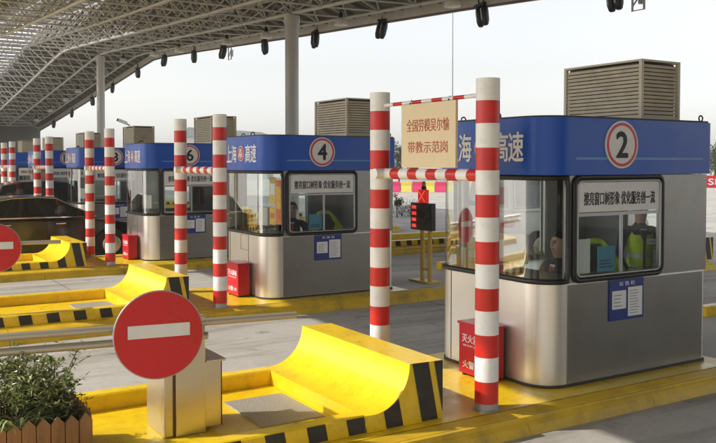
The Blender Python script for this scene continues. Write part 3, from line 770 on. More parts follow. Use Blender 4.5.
m = MB(go); q = base + BD*0.06; m.tube((q.x, q.y+0.02, 0.845), (q.x+0.03, q.y+0.25, 0.845), 0.05, 12); m.build('pivot', 'greymetal', ga0)
sg0 = thing('no_entry_sign', (1.92, 5.86, 0.816), 'x', 'road sign', 'round red no entry signs on the barrier bars')
sgo = Vector((1.85, 5.67, 0.845)); sg0.location = sgo
def disc(m, c, r, d0, d1, mi, n=56):
    a, b = BD, Vector((0,0,1)); c = Vector(c)
    P = [c + (a*math.cos(t)+b*math.sin(t))*r for t in [2*math.pi*i/n for i in range(n)]]
    p0 = [p + BNm*d0 for p in P]; p1 = [p + BNm*d1 for p in P]
    m.add(p0+p1, [(i, (i+1) % n, n+(i+1) % n, n+i) for i in range(n)] + [tuple(range(n)), tuple(range(n, 2*n))], mi)
RS = 0.315
m = MB(sgo); disc(m, sgo, RS, 0.0, 0.02, 0); m.build('backing_plate', 'greymetal', sg0, 0.004)
m = MB(sgo); disc(m, sgo, RS-0.008, 0.018, 0.0235, 0); m.build('sign_face', 'signred', sg0)
m = MB(sgo); m.obox(sgo + BNm*0.0245 + Vector((0,0,0.03)), BD, BNm, (0,0,1), 0.215, 0.002, 0.046); m.build('white_bar', 'signwhite', sg0)
m = MB(sgo)
for z in (0.08, -0.02): m.obox(sgo - BNm*0.02 + Vector((0,0,z)), BD, BNm, (0,0,1), 0.03, 0.022, 0.02)
m.build('clamp', 'greymetal', sg0)
OFF = [(0,0,0), (-0.50,0,0.0), (-0.5,0,0.0)]; SOFF = [0, -0.25, -0.25]
for k in range(3):
    o = ga0 if k == 0 else copy_tree(ga0); s = sg0 if k == 0 else copy_tree(sg0)
    d = Vector((OFF[k][0], PITCHY*k, 0))
    if k: 
        for ch in o.children:
            if ch.name.startswith(('bar','pivot')): ch.location.z += 0.12
            else: ch.location.x -= 0.45
    o.location = Vector(go) + d; s.location = sgo + Vector((SOFF[k], d.y, 0.12 if k else 0))
    o['label'] = ['stainless barrier machine holding the large near no entry sign on twin bars','stainless barrier machine holding the no entry sign cut by the photo edge','x'][k]
    s['label'] = ['large round red no entry sign with white bar, nearest the camera',
                  'red no entry sign cut by the photo edge, on the bars before booth 4', 'red no entry sign on the bars before booth 6'][k]
    if k == 2:
        for r_ in (o, s):
            for ch in list(r_.children):
                for g2 in list(ch.children): bpy.data.objects.remove(g2)
                bpy.data.objects.remove(ch)
            bpy.data.objects.remove(r_)
# ------------------------------------------------------------------ picket planter with shrub
pl = thing('picket_planter', (0.9, 6.03, 0), 'brown wooden picket planter box at the lower left on the yellow island', 'planter')
plo = pl.location; m = MB(plo)
X0, X1, Y0, Y1 = 0.30, 1.40, 5.72, 6.36
def picket(m, c, ax, w, h, th=0.022):
    ax = Vector(ax); nz = ax.cross(Vector((0,0,1))); c = Vector(c); h += random.uniform(-.008,.008)
    P = [(-w/2,0.006),(w/2,0.006),(w/2,h-0.05),(0,h),(-w/2,h-0.05)]
    m.prism(P, lambda a,b: c+ax*a+Vector((0,0,b))-nz*th/2, lambda a,b: c+ax*a+Vector((0,0,b))+nz*th/2)
npk = 12; wd = (X1-X0)/npk
for i in range(npk):
    for y in (Y0, Y1): picket(m, (X0+wd*(i+0.5), y, 0), (1,0,0), wd-0.006, 0.36)
npy = 7; wy = (Y1-Y0-0.05)/npy
for i in range(npy):
    for x in (X0+0.01, X1-0.01): picket(m, (x, Y0+0.025+wy*(i+0.5), 0), (0,1,0), wy-0.006, 0.36)
m.build('picket_wall', 'wood', pl, 0.003)
m = MB(plo); m.box(X0+0.03, X1-0.03, Y0+0.02, Y1-0.02, 0.01, 0.25); m.build('soil', 'soil', pl)
def leaf(m, p, d, up, L_, wd_, mi=0, bend=0.25):
    d = d.normalized(); s_ = d.cross(up)
    if s_.length < 1e-3: s_ = d.orthogonal()
    s_.normalize(); n_ = s_.cross(d)
    a = p; b = p+d*L_*0.45+s_*wd_/2; c = p+d*L_*0.45-s_*wd_/2; e = p+d*L_-n_*L_*bend
    m.add([a, b, e, c], [(0,1,2,3)], mi)
rnd = random.Random(3)
sh = thing('shrub', (0.95, 6.05, 0.25), 'bushy small leaved green shrub growing in the picket planter', 'shrub')
sho = sh.location; ms = MB(sho); ml_ = MB(sho)
tips = []
for i in range(85):
    bx, by = rnd.uniform(0.38, 1.32), rnd.uniform(5.80, 6.30)
    h = rnd.uniform(0.22, 0.50)*(1.0 if bx < 1.1 else 0.9)
    tx, ty = bx+rnd.gauss(0.02, 0.10), by+rnd.gauss(0, 0.10)
    p0 = Vector((bx, by, 0.24)); p2 = Vector((tx, ty, 0.25+h)); p1 = (p0+p2)/2 + Vector((rnd.gauss(0,.02), rnd.gauss(0,.02), 0.04))
    ms.path([p0, p1, p2], 0.004, 4)
    for j in range(7):
        q = p0.lerp(p2, 0.25+0.75*rnd.random()); e = q + Vector((rnd.gauss(0,.07), rnd.gauss(0,.07), rnd.uniform(0.0,.10)))
        ms.path([q, e], 0.002, 3)
        for l in range(12):
            c = q.lerp(e, rnd.random()*1.1); d = Vector((rnd.gauss(0,1), rnd.gauss(0,1), rnd.gauss(0.35,0.6)))
            leaf(ml_, c, d, Vector((rnd.gauss(0,.5), rnd.gauss(0,.5), 1)), rnd.uniform(0.028, 0.055), rnd.uniform(0.012, 0.022), 0 if rnd.random() < 0.4 else 1)
# low skirt that spills over the right end
for i in range(500):
    c = Vector((rnd.uniform(0.35,1.42), rnd.uniform(5.78,6.33), rnd.uniform(0.25,0.40))); leaf(ml_, c, Vector((rnd.gauss(0,1), rnd.gauss(0,1), 0.4)), Vector((0,0,1)), 0.05, 0.02, 0)
ms.build('stems', 'stem', sh, fix=False); ml_.build('foliage', ['leaf','leafgrey'], sh, fix=False)
sp = thing('spider_plant', (0.93, 5.78, 0.25), 'pale striped spider plant with long arching leaves at the front of the planter', 'plant')
m = MB(sp.location)
for i in range(46):
    a = rnd.uniform(0, 2*math.pi); L_ = rnd.uniform(0.16, 0.30); hh = rnd.uniform(0.10, 0.22); o_ = Vector((0.93+rnd.gauss(0,.05), 5.79+rnd.gauss(0,.02), 0.26))
    dirv = Vector((math.cos(a), math.sin(a)*0.7, 0)); sd = Vector((-dirv.y, dirv.x, 0)).normalized(); prev = None
    for j in range(6):
        t = j/5; p = o_ + dirv*L_*t + Vector((0,0,hh*(2.2*t-1.75*t*t))); wd_ = 0.011*(1-t)**0.6+0.001
        cur = (p+sd*wd_, p-sd*wd_)
        if prev: m.add([prev[0], prev[1], cur[1], cur[0]], [(0,1,2,3)])
        prev = cur
m.build('strap_leaves', 'leafspider', sp, fix=False)
# ------------------------------------------------------------------ people in the booths
def skin_chain(pts, edges, radii, sub=2):
    me = bpy.data.meshes.new('tmp'); me.from_pydata([tuple(p) for p in pts], edges, [])
    ob = bpy.data.objects.new('tmp', me); C.objects.link(ob)
    sk = ob.modifiers.new('s', 'SKIN'); sk.use_smooth_shade = True; sk.branch_smoothing = 0.4
    for i, r in enumerate(radii):
        v = me.skin_vertices[0].data[i]; v.radius = r if isinstance(r, tuple) else (r, r); v.use_root = (i == 0)
    ss = ob.modifiers.new('u', 'SUBSURF'); ss.levels = ss.render_levels = sub
    dg = bpy.context.evaluated_depsgraph_get(); dg.update()
    out = bpy.data.meshes.new_from_object(ob.evaluated_get(dg)); bpy.data.objects.remove(ob); return out
def person(loc, rot, label, seated=True, vest=False, look=0.0, tie=False):
    root = thing('person', loc, label, 'person'); root.rotation_euler = (0, 0, R(rot))
    hz = 0.50 if seated else 0.92      # hip height ; the figure faces local -y
    V = Vector; P = []; E = []; Rr = []; K = []
    def add(p, r, par=None, k='cloth'):
        P.append(V(p)); Rr.append(r); K.append(k)
        if par is not None: E.append((par, len(P)-1))
        return len(P)-1
    pel = add((0,0.02,hz), (0.155,0.115)); waist = add((0,0.0,hz+0.18), (0.135,0.10), pel); chest = add((0,-0.01,hz+0.36), (0.165,0.115), waist)
    shc = add((0,0.01,hz+0.48), (0.11,0.08), chest); nk = add((0,0.0,hz+0.565), 0.055, shc, 'skin'); hd1 = add((0,-0.025,hz+0.64), (0.068,0.078), nk, 'skin')
    hd2 = add((0,-0.022,hz+0.715), (0.078,0.094), hd1, 'skin'); hd3 = add((0,-0.005,hz+0.785), (0.060,0.075), hd2, 'skin')
    hands = []
    for s in (-1, 1):
        s1 = add((s*0.185,0.01,hz+0.475), 0.062, shc)
        if seated: el = add((s*0.245,-0.06,hz+0.215), 0.046, s1); wr = add((s*0.13,-0.30,hz+0.24), 0.031, el); ha = add((s*0.10,-0.37,hz+0.235), (0.038,0.022), wr, 'skin')
        else: el = add((s*0.25,-0.02,hz+0.19), 0.046, s1); wr = add((s*0.20,-0.18,hz+0.02), 0.031, el); ha = add((s*0.185,-0.24,hz-0.04), (0.036,0.024), wr, 'skin')
        hands.append((s, P[wr].copy(), P[ha].copy()))
        if seated:
            hp = add((s*0.10,-0.03,hz-0.02), 0.088, pel); kn = add((s*0.13,-0.44,hz+0.0), 0.066, hp); an = add((s*0.12,-0.40,0.09), 0.042, kn); toe = add((s*0.13,-0.55,0.045), 0.040, an)
        else:
            hp = add((s*0.095,0.0,hz-0.07), 0.092, pel); kn = add((s*0.10,-0.02,hz-0.44), 0.063, hp); an = add((s*0.10,0.02,0.09), 0.042, kn); toe = add((s*0.11,-0.13,0.045), 0.040, an)
    body = skin_chain(P, E, Rr, 2)
    bm = bmesh.new(); bm.from_mesh(body)
    for f in bm.faces:
        c = f.calc_center_median(); i = min(range(len(P)), key=lambda i: (P[i]-c).length - (Rr[i][0] if isinstance(Rr[i], tuple) else Rr[i]))
        f.material_index = 0 if K[i] == 'skin' else 1; f.smooth = True
    # fingers, rooted in the palm
    for s, wv, hv in hands:
        d = (hv-wv).normalized(); side = d.cross(V((0,0,1))).normalized(); up = side.cross(d)
        for q, ln in ((-1.5,.062),(-0.5,.074),(0.5,.070),(1.5,.054)):
            a = hv + side*0.018*q; pts = [a, a+d*ln*0.55+up*0.004, a+d*ln*0.85-up*0.014, a+d*ln-up*0.03]
            fm = skin_chain(pts, [(0,1),(1,2),(2,3)], [0.010,0.009,0.0085,0.007], 1); bm.from_mesh(fm); bpy.data.meshes.remove(fm)
        a = (wv+hv)/2 - side*s*0.02; fm = skin_chain([a, a-side*s*0.03+d*0.02, a-side*s*0.035+d*0.055], [(0,1),(1,2)], [0.012,0.011,0.008], 1); bm.from_mesh(fm); bpy.data.meshes.remove(fm)
    # nose, ears and lips shaped on the head
    hc = V((0,-0.022,hz+0.715))
    fm = skin_chain([hc+V((0,-0.078,0.012)), hc+V((0,-0.100,-0.020)), hc+V((0,-0.085,-0.028))], [(0,1),(1,2)], [0.010,0.014,0.012], 1); bm.from_mesh(fm); bpy.data.meshes.remove(fm)
    for s in (-1, 1):
        fm = skin_chain([hc+V((s*0.076,0.008,0.02)), hc+V((s*0.082,0.014,0.0)), hc+V((s*0.075,0.006,-0.025))], [(0,1),(1,2)], [0.013,0.014,0.009], 1); bm.from_mesh(fm); bpy.data.meshes.remove(fm)
    me = bpy.data.meshes.new('body'); bm.to_mesh(me); bm.free()
    for f in me.polygons: f.use_smooth = True
    me.materials.append(M['skin']); me.materials.append(M['uniform'])
    ob = bpy.data.objects.new('body', me); C.objects.link(ob); ob.parent = root
    # eyes, brows, mouth
    m = MB()
    for s in (-1, 1): m.lathe((s*0.031, -0.102, hz+0.722), [(0.001,-0.010),(0.011,-0.008),(0.013,0.0)], 8, 0, 'y'); m.obox((s*0.032,-0.110,hz+0.742), (1,0,0), (0,1,0), (0,0,1), 0.018, 0.004, 0.004)
    m.build('eyes', 'hair', root)
    m = MB(); m.obox((0,-0.108,hz+0.662), (1,0,0), (0,1,0), (0,0,1), 0.020, 0.003, 0.0035); m.build('mouth', 'rust', root)
    # hair cap
    m = MB(); hh = V((0,0.0,hz+0.745)); vs = []; fs = []; nu, nv = 16, 7
    for j in range(nv):
        ph = R(90 - j*19)
        for i in range(nu):
            th = 2*math.pi*i/nu; fr = max(0, -math.sin(th)); ph2 = max(ph, R(26)*fr**0.6 - R(40)*(1-fr)*(1 if math.sin(th) > -0.2 else 0.4))
            vs.append(hh + V((0.080*math.cos(ph2)*math.cos(th), 0.097*math.cos(ph2)*math.sin(th), 0.078*math.sin(ph2) if ph2 > 0 else 0.10*math.sin(ph2))))
    for j in range(nv-1):
        for i in range(nu): fs.append((j*nu+i, j*nu+(i+1) % nu, (j+1)*nu+(i+1) % nu, (j+1)*nu+i))
    m.add(vs, fs, 0, True); m.build('hair', 'hair', root)
    # shirt collar / tie
    m = MB(); m.prism([(-0.035,0.50),(0.035,0.50),(0.0,0.43)], lambda a,b:(a,-0.088,hz+b), lambda a,b:(a,-0.100,hz+b)); m.build('shirt_collar', 'paper', root)
    if tie: m = MB(); m.prism([(-0.014,0.485),(0.014,0.485),(0.02,0.33),(0,0.30),(-0.02,0.33)], lambda a,b:(a,-0.112,hz+b), lambda a,b:(a,-0.130,hz+b)); m.build('tie', 'red', root)
    if vest:
        vp = [V((0,0.02,hz-0.02)), V((0,0.0,hz+0.18)), V((0,-0.01,hz+0.36)), V((0,0.012,hz+0.475)), V((-0.12,0.01,hz+0.485)), V((0.12,0.01,hz+0.485))]
        vm = skin_chain(vp, [(0,1),(1,2),(2,3),(3,4),(3,5)], [(0.172,0.128),(0.150,0.114),(0.176,0.128),(0.10,0.088),(0.064,0.070),(0.064,0.070)], 2)
        vm.materials.append(M['hivis']); vm.materials.append(M['reflector'])
        for f in vm.polygons:
            z = f.center.z - hz; f.use_smooth = True; f.material_index = 1 if (0.02 < z < 0.07 or 0.17 < z < 0.22) else 0
        v = bpy.data.objects.new('vest', vm); C.objects.link(v); v.parent = root
        m = MB(); m.prism([(-0.006,-0.08),(0.006,-0.08),(0.006,0.36),(0.05,0.49),(-0.05,0.49),(-0.006,0.36)], lambda a,b:(a,-0.085-0.02*(b<0.4),hz+b), lambda a,b:(a,-0.142+0.03*(b>0.4)-0.0*(b<0.1),hz+b)); m.build('zip_opening', 'uniform', v)
        m = MB(); m.box(0.025, 0.115, -0.150, -0.143, hz+0.335, hz+0.395)
        pk = m.build('name_badge', 'paper', root)
        text_mesh('12340', 0.04, 'ink', (0.07,-0.151,hz+0.365), (1,0,0), (0,0,1), 'badge_number', pk, (0,0,0), fit=(0.075,0.028), depth=0.001)
    return root
def booth_floor(k): return 0.0
# floors inside the booths would hide behind the lower walls, so people stand on the island level
pw = person((7.10, 5.84, 0.045), -28, 'standing worker in a yellow reflective vest, head behind the white slogan strip', seated=False, vest=True); pw.scale = (0.93, 0.93, 0.93)
person((6.02, 5.93, 0.05), -88, 'seated dark haired clerk in dark uniform behind the curved front glass of the nearest booth', tie=True)
person((6.04, 11.78, 0.12), -25, 'seated clerk in dark uniform at the side window of the second nearest booth', tie=True)
JZ = 0.19
def jacket_chair(x, y, rot, k):
    r = thing('office_chair', (x, y, JZ), 'dark office chair under a yellow jacket inside the booth numbered %s' % k, 'chair'); r.rotation_euler = (0,0,R(rot))
    m = MB(); m.box(-0.23,0.23,-0.22,0.22,0.40,0.47); m.build('seat', 'dark', r, 0.03)
    m = MB(); m.prism(rrect(-0.22,0.22,0.55,1.02,0.1), lambda a,b:(a,0.20,b), lambda a,b:(a,0.25,b)); m.build('backrest', 'dark', r, 0.01)
    m = MB(); m.tube((0,0,0.06),(0,0,0.40),0.03,10); m.tube((0,0.22,0.42),(0,0.24,0.6),0.02,8)
    for i in range(5): a = 2*math.pi*i/5; m.tube((0,0,0.08),(0.25*math.cos(a),0.25*math.sin(a),0.03),0.018,8)
    m.build('base', 'dark', r)
    # jacket: two hanging fronts, sleeves and a collar arch, with folds
    jm = skin_chain([Vector(p) for p in [(-0.17,0.13,0.60),(-0.19,0.14,0.80),(-0.17,0.16,0.98),(-0.08,0.20,1.06),(0.08,0.20,1.06),(0.17,0.16,0.98),(0.20,0.13,0.80),(0.16,0.09,0.62),(-0.27,0.10,0.78),(-0.26,0.04,0.60),(0.27,0.10,0.76),(0.24,0.0,0.62),(0.12,-0.06,0.56)]],
        [(0,1),(1,2),(2,3),(3,4),(4,5),(5,6),(6,7),(2,8),(8,9),(5,10),(10,11),(11,12)], [(0.07,0.05),(0.065,0.04),(0.06,0.04),(0.045,0.035),(0.045,0.035),(0.06,0.04),(0.065,0.045),(0.075,0.05),0.05,0.045,0.05,0.048,0.045], 2)
    for v in jm.vertices: v.co += Vector((math.sin(v.co.z*55+v.co.x*30)*0.006, math.sin(v.co.z*40+v.co.x*50)*0.008, 0))
    jm.materials.append(M['hivis']); jm.materials.append(M['reflector'])
    for f in jm.polygons: f.use_smooth = True; f.material_index = 1 if abs(f.center.z-0.72) < 0.022 else 0
    j = bpy.data.objects.new('reflective_jacket', jm); C.objects.link(j)
    tag(j, 'yellow reflective jacket hanging on the chair inside the booth numbered %s' % k, 'jacket')
    j.location = (x, y, JZ); j.rotation_euler = (0,0,R(rot))
    return r
jacket_chair(6.50, 5.76, -10, 'two'); jacket_chair(6.62, 11.60, -5, 'four')
# stickers and papers in the side windows
def sticker(name, x0, x1, z0, z1, k, mtl, label, cat, txt=None):
    y = BY0 + 0.014 + PITCHY*k
    m = MB(((x0+x1)/2, y, z0)); m.box(x0, x1, y, y+0.004, z0, z1)
    if txt:
        for i in range(txt): m.box(x0+0.03, x1-0.03-0.05*random.random(), y-0.0016, y-0.0006, z0+0.04+0.03*i, z0+0.05+0.03*i, 1)
    return tag(m.build(name, [mtl, 'ink' if txt else mtl]), label, cat)
sticker('window_notice', 5.70, 5.87, 1.03, 1.35, 0, 'paper', 'white paper sheet in the lower corner of the nearest side window', 'paper')
sticker('window_notice', 5.97, 6.21, 1.03, 1.27, 0, 'stickerblue', 'light blue notice in the side window beside the standing worker', 'notice', 3)
sticker('window_notice', 6.02, 6.25, 1.03, 1.27, 1, 'stickerblue', 'light blue notice in the side window of the booth with orange posters', 'notice', 2)
# posters inside the front window of the booth numbered four
def poster(y0, y1, z0, z1, x, mats, label):
    m = MB((x, y0, z0)); m.box(x, x+0.006, y0, y1, z0, z1); m.box(x-0.002, x-0.0005, y0+0.03, y1-0.03, z0+(z1-z0)*0.35, z1-0.10, 1)
    return tag(m.build('poster', mats), label, 'poster')
K1 = PITCHY
poster(5.46+K1, 5.66+K1, 1.12, 1.80, 5.58, ['orange','posteryellow'], 'tall orange poster inside the front window of the booth numbered four, nearer its corner')
poster(5.70+K1, 5.92+K1, 1.42, 1.84, 5.60, ['posteryellow','paper'], 'yellow and white poster inside the front window of the booth numbered four, upper one')
poster(5.70+K1, 5.92+K1, 1.10, 1.38, 5.60, ['posteryellow','orange'], 'small yellow poster inside the front window of the booth numbered four, lower one')
# desk things: monitor and flower pot
def monitor(k, x, y, rot):
    r = thing('monitor', (x, y, 0.985), 'pale computer monitor on the counter inside the booth numbered %s' % WORDS[k], 'monitor'); r.rotation_euler = (0,0,R(rot))
    m = MB(); m.box(-0.03,0.02,-0.19,0.19,0.09,0.38); m.build('casing', 'shell', r, 0.01)
    m = MB(); m.box(0.021,0.024,-0.17,0.17,0.11,0.36); m.build('screen', 'ledblack', r)
    m = MB(); m.lathe((0,0,0), [(0.09,0.002),(0.09,0.012),(0.02,0.02),(0.02,0.10)], 14); m.build('stand', 'shell', r)
for k in (0, 1, 2, 3): monitor(k, 5.56, 6.12+PITCHY*k, 12)
fpz = thing('flower_pot', (5.46, 6.80, 0.985), 'pot of pink flowers on the counter behind the front glass of booth 2', 'flower pot')
m = MB(fpz.location); m.lathe(tuple(fpz.location), [(0.045,0.001),(0.062,0.10),(0.068,0.11),(0.058,0.112),(0.0,0.10)], 14); m.build('pot', 'clay', fpz)
m = MB(fpz.location); m2 = MB(fpz.location)
for i in range(16):
    c = Vector(fpz.location) + Vector((rnd.gauss(0,.05), rnd.gauss(0,.06), rnd.uniform(0.18,0.27))); m.path([Vector(fpz.location)+Vector((0,0,.1)), c], 0.003, 4)
    for j in range(9): leaf(m2, c, Vector((rnd.gauss(0,1), rnd.gauss(0,1), rnd.gauss(.4,.6))), Vector((0,0,1)), 0.035, 0.024, 0)
    leaf(m, c-Vector((0,0,.06)), Vector((rnd.gauss(0,1), rnd.gauss(0,1), .3)), Vector((0,0,1)), 0.06, 0.02)
m.build('leaves', 'leaf', fpz, fix=False); m2.build('blossom', 'petal', fpz, fix=False)
# ------------------------------------------------------------------ fee display on island of booth 4
fd = thing('fee_display', (8.45, 11.55, 0), 'black fee display with red diode cells and a lit red cross on yellow posts', 'display')
f_o = fd.location; m = MB(f_o); x = 8.45
m.box(x-0.04, x+0.06, 11.26, 11.86, 0.90, 1.37); bdp = m.build('display_board', 'ledblack', fd, 0.008)
m = MB(f_o)
for i in range(4): m.box(x-0.046, x-0.0405, 11.68, 11.82, 0.935+0.108*i, 1.005+0.108*i)
m.build('red_cell', 'ledcell', bdp)
for i, t in enumerate(('余额','金额','入口','车型')): text_mesh(t, 0.06, 'ledred', (x-0.047, 11.75, 0.97+0.108*i), (0,-1,0), (0,0,1), 'diode_lettering', bdp, f_o, fit=(0.10,0.045), depth=0.001)
m = MB(f_o); m.box(x-0.03, x+0.05, 11.44, 11.66, 1.372, 1.60); lb = m.build('lane_signal', 'ledcell', fd, 0.008)
m = MB(f_o)
for i in range(-3, 4):
    for sgn in (-1, 1):
        if i == 0 and sgn == 1: continue
        m.lathe((x-0.031, 11.55+i*0.028, 1.486+sgn*i*0.028), [(0.011,0.0),(0.009,-0.006),(0,-0.008)], 8, 0, 'x')
m.build('lit_cross', 'ledred', lb)
m = MB(f_o); m.lathe((x, 11.52, 1.60), [(0.045,0.002),(0.045,0.05),(0.03,0.06)], 12, 0); m.build('siren', 'darkmetal', fd)
m = MB(f_o); m.lathe((x, 11.52, 1.66), [(0.035,0.0),(0.035,0.06),(0.02,0.08),(0,0.085)], 12); m.build('beacon', 'beacon', fd)
for y in (11.38, 11.60):
    m = MB(f_o); m.tube((x+0.03,y,0.03),(x+0.03,y,0.90),0.038,12); m.build('post', 'yellowpost', fd)
m = MB(f_o); m.box(x-0.12,x+0.16,11.22,11.80,0.005,0.035); m.tube((x+0.03,11.38,0.22),(x+0.03,11.60,0.22),0.02,8); m.build('base_plate', 'yellowpost', fd, 0.004)
# ------------------------------------------------------------------ vehicles
def car(name, loc, label, cat, paint, L_=4.7, wd_=1.80, prof='sedan', tail=False):
    r = thing(name, loc, label, cat); hw = wd_/2
    if prof == 'sedan':
        low = [(-2.32,0.35),(-2.35,0.62),(-2.30,0.92),(-1.75,0.99),(-1.0,0.96),(0.75,0.93),(1.35,0.90),(2.0,0.78),(2.28,0.66),(2.36,0.45),(2.32,0.25),(2.0,0.20),(-2.0,0.22)]
        ghs = [(-1.95,0.985),(-1.25,1.36),(-0.75,1.455),(-0.15,1.475),(0.25,1.44),(1.15,0.95)]; wx = (-1.38,1.42)
    elif prof == 'hatch':
        low = [(-1.95,0.35),(-1.98,0.7),(-1.92,1.05),(-1.2,1.06),(0.7,1.02),(1.35,0.98),(1.85,0.86),(2.05,0.7),(2.08,0.4),(2.0,0.24),(-1.8,0.24)]
        ghs = [(-1.88,1.06),(-1.62,1.58),(-1.1,1.70),(-0.2,1.72),(0.25,1.66),(1.1,1.02)]; wx = (-1.2,1.25)
    else:
        low = [(-2.30,0.35),(-2.33,0.8),(-2.30,1.15),(1.5,1.15),(2.05,1.02),(2.30,0.75),(2.33,0.4),(2.25,0.24),(-2.2,0.26)]
        ghs = [(-2.28,1.15),(-2.18,1.85),(-1.9,1.93),(0.6,1.93),(0.9,1.85),(1.62,1.15)]; wx = (-1.45,1.50)
    m = MB(); n = len(low)
    rings = [(-hw+0.10, 0.94, 0.02), (-hw, 1.0, 0.0), (hw, 1.0, 0.0), (hw-0.10, 0.94, 0.02)]
    cz = 0.55
    vs = []
    for y, sc_, _ in ((-hw+0.09,0.93,0),(-hw+0.015,0.985,0),(-hw,1,0),(hw,1,0),(hw-0.015,0.985,0),(hw-0.09,0.93,0)):
        vs += [(a*(0.985 if sc_ < 1 else 1), y, cz+(b-cz)*(sc_ if b > cz else 1)) for a, b in low]
    # body sides bulge in plan: belt narrower at the ends
    vs = [(a, y*(1-0.035*max(0,(abs(a)-1.5))**1.2), z) for a, y, z in vs]
    fs = []
    for j in range(5):
        for i in range(n): fs.append((j*n+i, j*n+(i+1) % n, (j+1)*n+(i+1) % n, (j+1)*n+i))
    fs += [tuple(range(n)), tuple(range(5*n, 6*n))]
    m.add(vs, fs, 0, True); body = m.build('body', paint, r); sharpen(body, 38)
    b = body.modifiers.new('bv', 'BEVEL'); b.width = 0.03; b.segments = 2; b.angle_limit = R(30)
    # greenhouse
    m = MB(); g = ghs; ng = len(g); zb_ = g[0][1]; zt_ = max(p[1] for p in g)
    def hwz(z): return hw-0.06-0.20*max(0,(z-zb_))/(zt_-zb_)*0.9
    vs = [(a, -hwz(b), b) for a, b in g] + [(a, hwz(b), b) for a, b in g]
    m.add(vs, [(i, i+1, ng+i+1, ng+i) for i in range(ng-1)] + [tuple(range(ng)), tuple(range(ng, 2*ng))], 0, False)
    cab = m.build('cabin_shell', paint, r); bv = cab.modifiers.new('bv','BEVEL'); bv.width = 0.05; bv.segments = 3; bv.angle_limit = R(25)
    def inset(poly, f=0.84, dz=0.0):
        cx = sum(p[0] for p in poly)/len(poly); cz_ = sum(p[1] for p in poly)/len(poly)
        return [(cx+(a-cx)*(f+0.07), cz_+(z-cz_)*f+dz) for a, z in poly]
    iw = inset(g); xs = [p[0] for p in iw]; xm = (min(xs)+max(xs))/2 - 0.05
    for s in (-1, 1):
        parts = [clip(iw, 1, 0, xm-0.04), clip(iw, -1, 0, -(xm+0.04))]
        if prof == 'van': parts = [clip(iw, 1, 0, -0.8), clip(clip(iw, -1, 0, 0.72), 1, 0, 0.35), clip(iw, -1, 0, -0.43)]
        for q in parts:
            if len(q) < 3: continue
            m = MB(); m.prism(q, lambda a,b: (a, s*(hwz(b)+0.004), b), lambda a,b: (a, s*(hwz(b)-0.02), b)); m.build('side_glass', 'carglass', r)
    for s in (-1, 1):
        m = MB(); m.path([(a, s*(hwz(b)+0.008), b) for a, b in inset(g, 0.88)[:]], 0.012, 5, closed=True); m.build('window_trim', 'chrome' if prof == 'sedan' else 'seam', r)
    for (a, b), nm in (((g[-1], g[-2]), 'windscreen'), ((g[0], g[1]), 'rear_glass')):
        p0 = Vector((a[0],0,a[1])).lerp(Vector((b[0],0,b[1])), 0.10); p1 = Vector((a[0],0,a[1])).lerp(Vector((b[0],0,b[1])), 0.92)
        d = (p1-p0).normalized(); nn = Vector((d.z,0,-d.x)); nn = nn if (nn.x > 0) == (nm == 'windscreen') else -nn
        m = MB(); w0, w1 = hwz(p0.z)-0.09, hwz(p1.z)-0.07
        m.add([p0+nn*0.006+Vector((0,-w0,0)), p0+nn*0.006+Vector((0,w0,0)), p1+nn*0.006+Vector((0,w1,0)), p1+nn*0.006+Vector((0,-w1,0))], [(0,1,2,3)]); m.build(nm, 'carglass', r)
    for x in wx:
        for s in (-1, 1):
            y0 = s*(hw-0.11); m = MB(); m.lathe((x, y0, 0.32), [(0.20,-0.10),(0.30,-0.11),(0.325,-0.08),(0.325,0.08),(0.30,0.115),(0.21,0.11)], 28, 0, 'y')
            wh = m.build('wheel', 'tyre', r); yy = y0+s*0.112
            m = MB()
            m.lathe((x, y0, 0.32), [(0.205,s*0.09),(0.215,s*0.118),(0.195,s*0.118)], 28, 0, 'y')
            for i in range(7):
                t = 2*math.pi*i/7; dv = Vector((math.cos(t),0,math.sin(t))); m.obox(Vector((x,y0+s*0.105,0.32))+dv*0.115, dv, (0,1,0), dv.cross(Vector((0,1,0))), 0.095, 0.012, 0.024)
            m.lathe((x, y0, 0.32), [(0.045,s*0.09),(0.045,s*0.122),(0,s*0.122)], 14, 0, 'y')
            m.build('rim', 'rim', wh)
            m = MB(); m.lathe((x, y0, 0.32), [(0.36,-s*0.05),(0.365,s*0.112)], 28, 0, 'y'); m.lathe((x,y0,0.32), [(0.20,s*0.06),(0.0,s*0.06)], 20, 0, 'y'); m.build('wheel_arch', 'tyre', r)
    for s in (-1, 1):
        for x in ((-0.55, 0.62) if prof != 'van' else (0.1,)):
            m = MB(); m.obox((x-0.35, s*(hw+0.012), zb_-0.13), (1,0,0), (0,1,0), (0,0,1), 0.11, 0.014, 0.014); m.build('door_handle', 'chrome', r, 0.006)
        m = MB(); m.obox((0.85, s*(hw+0.06), zb_+0.06), (1,0.2*s,0), (0,1,0), (0,0,1), 0.06, 0.09, 0.06); m.build('wing_mirror', paint, r, 0.02)
        m = MB(); a, b = ghs[0], ghs[-1]; m.box(a[0]+0.1, b[0]-0.08, s*(hw-0.045)-0.008, s*(hw-0.045)+0.008, zb_+0.002, zb_+0.018); m.build('belt_trim', 'chrome' if prof == 'sedan' else paint, r)
        m = MB(); xf = max(p[0] for p in low); m.obox((xf-0.13, s*(hw-0.28), 0.66 if prof == 'sedan' else 0.78), (1,0,0), (0,1,0), (0,0,1), 0.12, 0.17, 0.06); m.build('headlight', 'headlamp', r, 0.02)
        m = MB(); xr = min(p[0] for p in low); m.obox((xr+0.06, s*(hw-0.16), 0.86 if prof != 'hatch' else 1.2), (1,0,0), (0,1,0), (0,0,1), 0.07, 0.15, 0.08 if prof != 'hatch' else 0.2); m.build('tail_light', 'tail', r, 0.02)
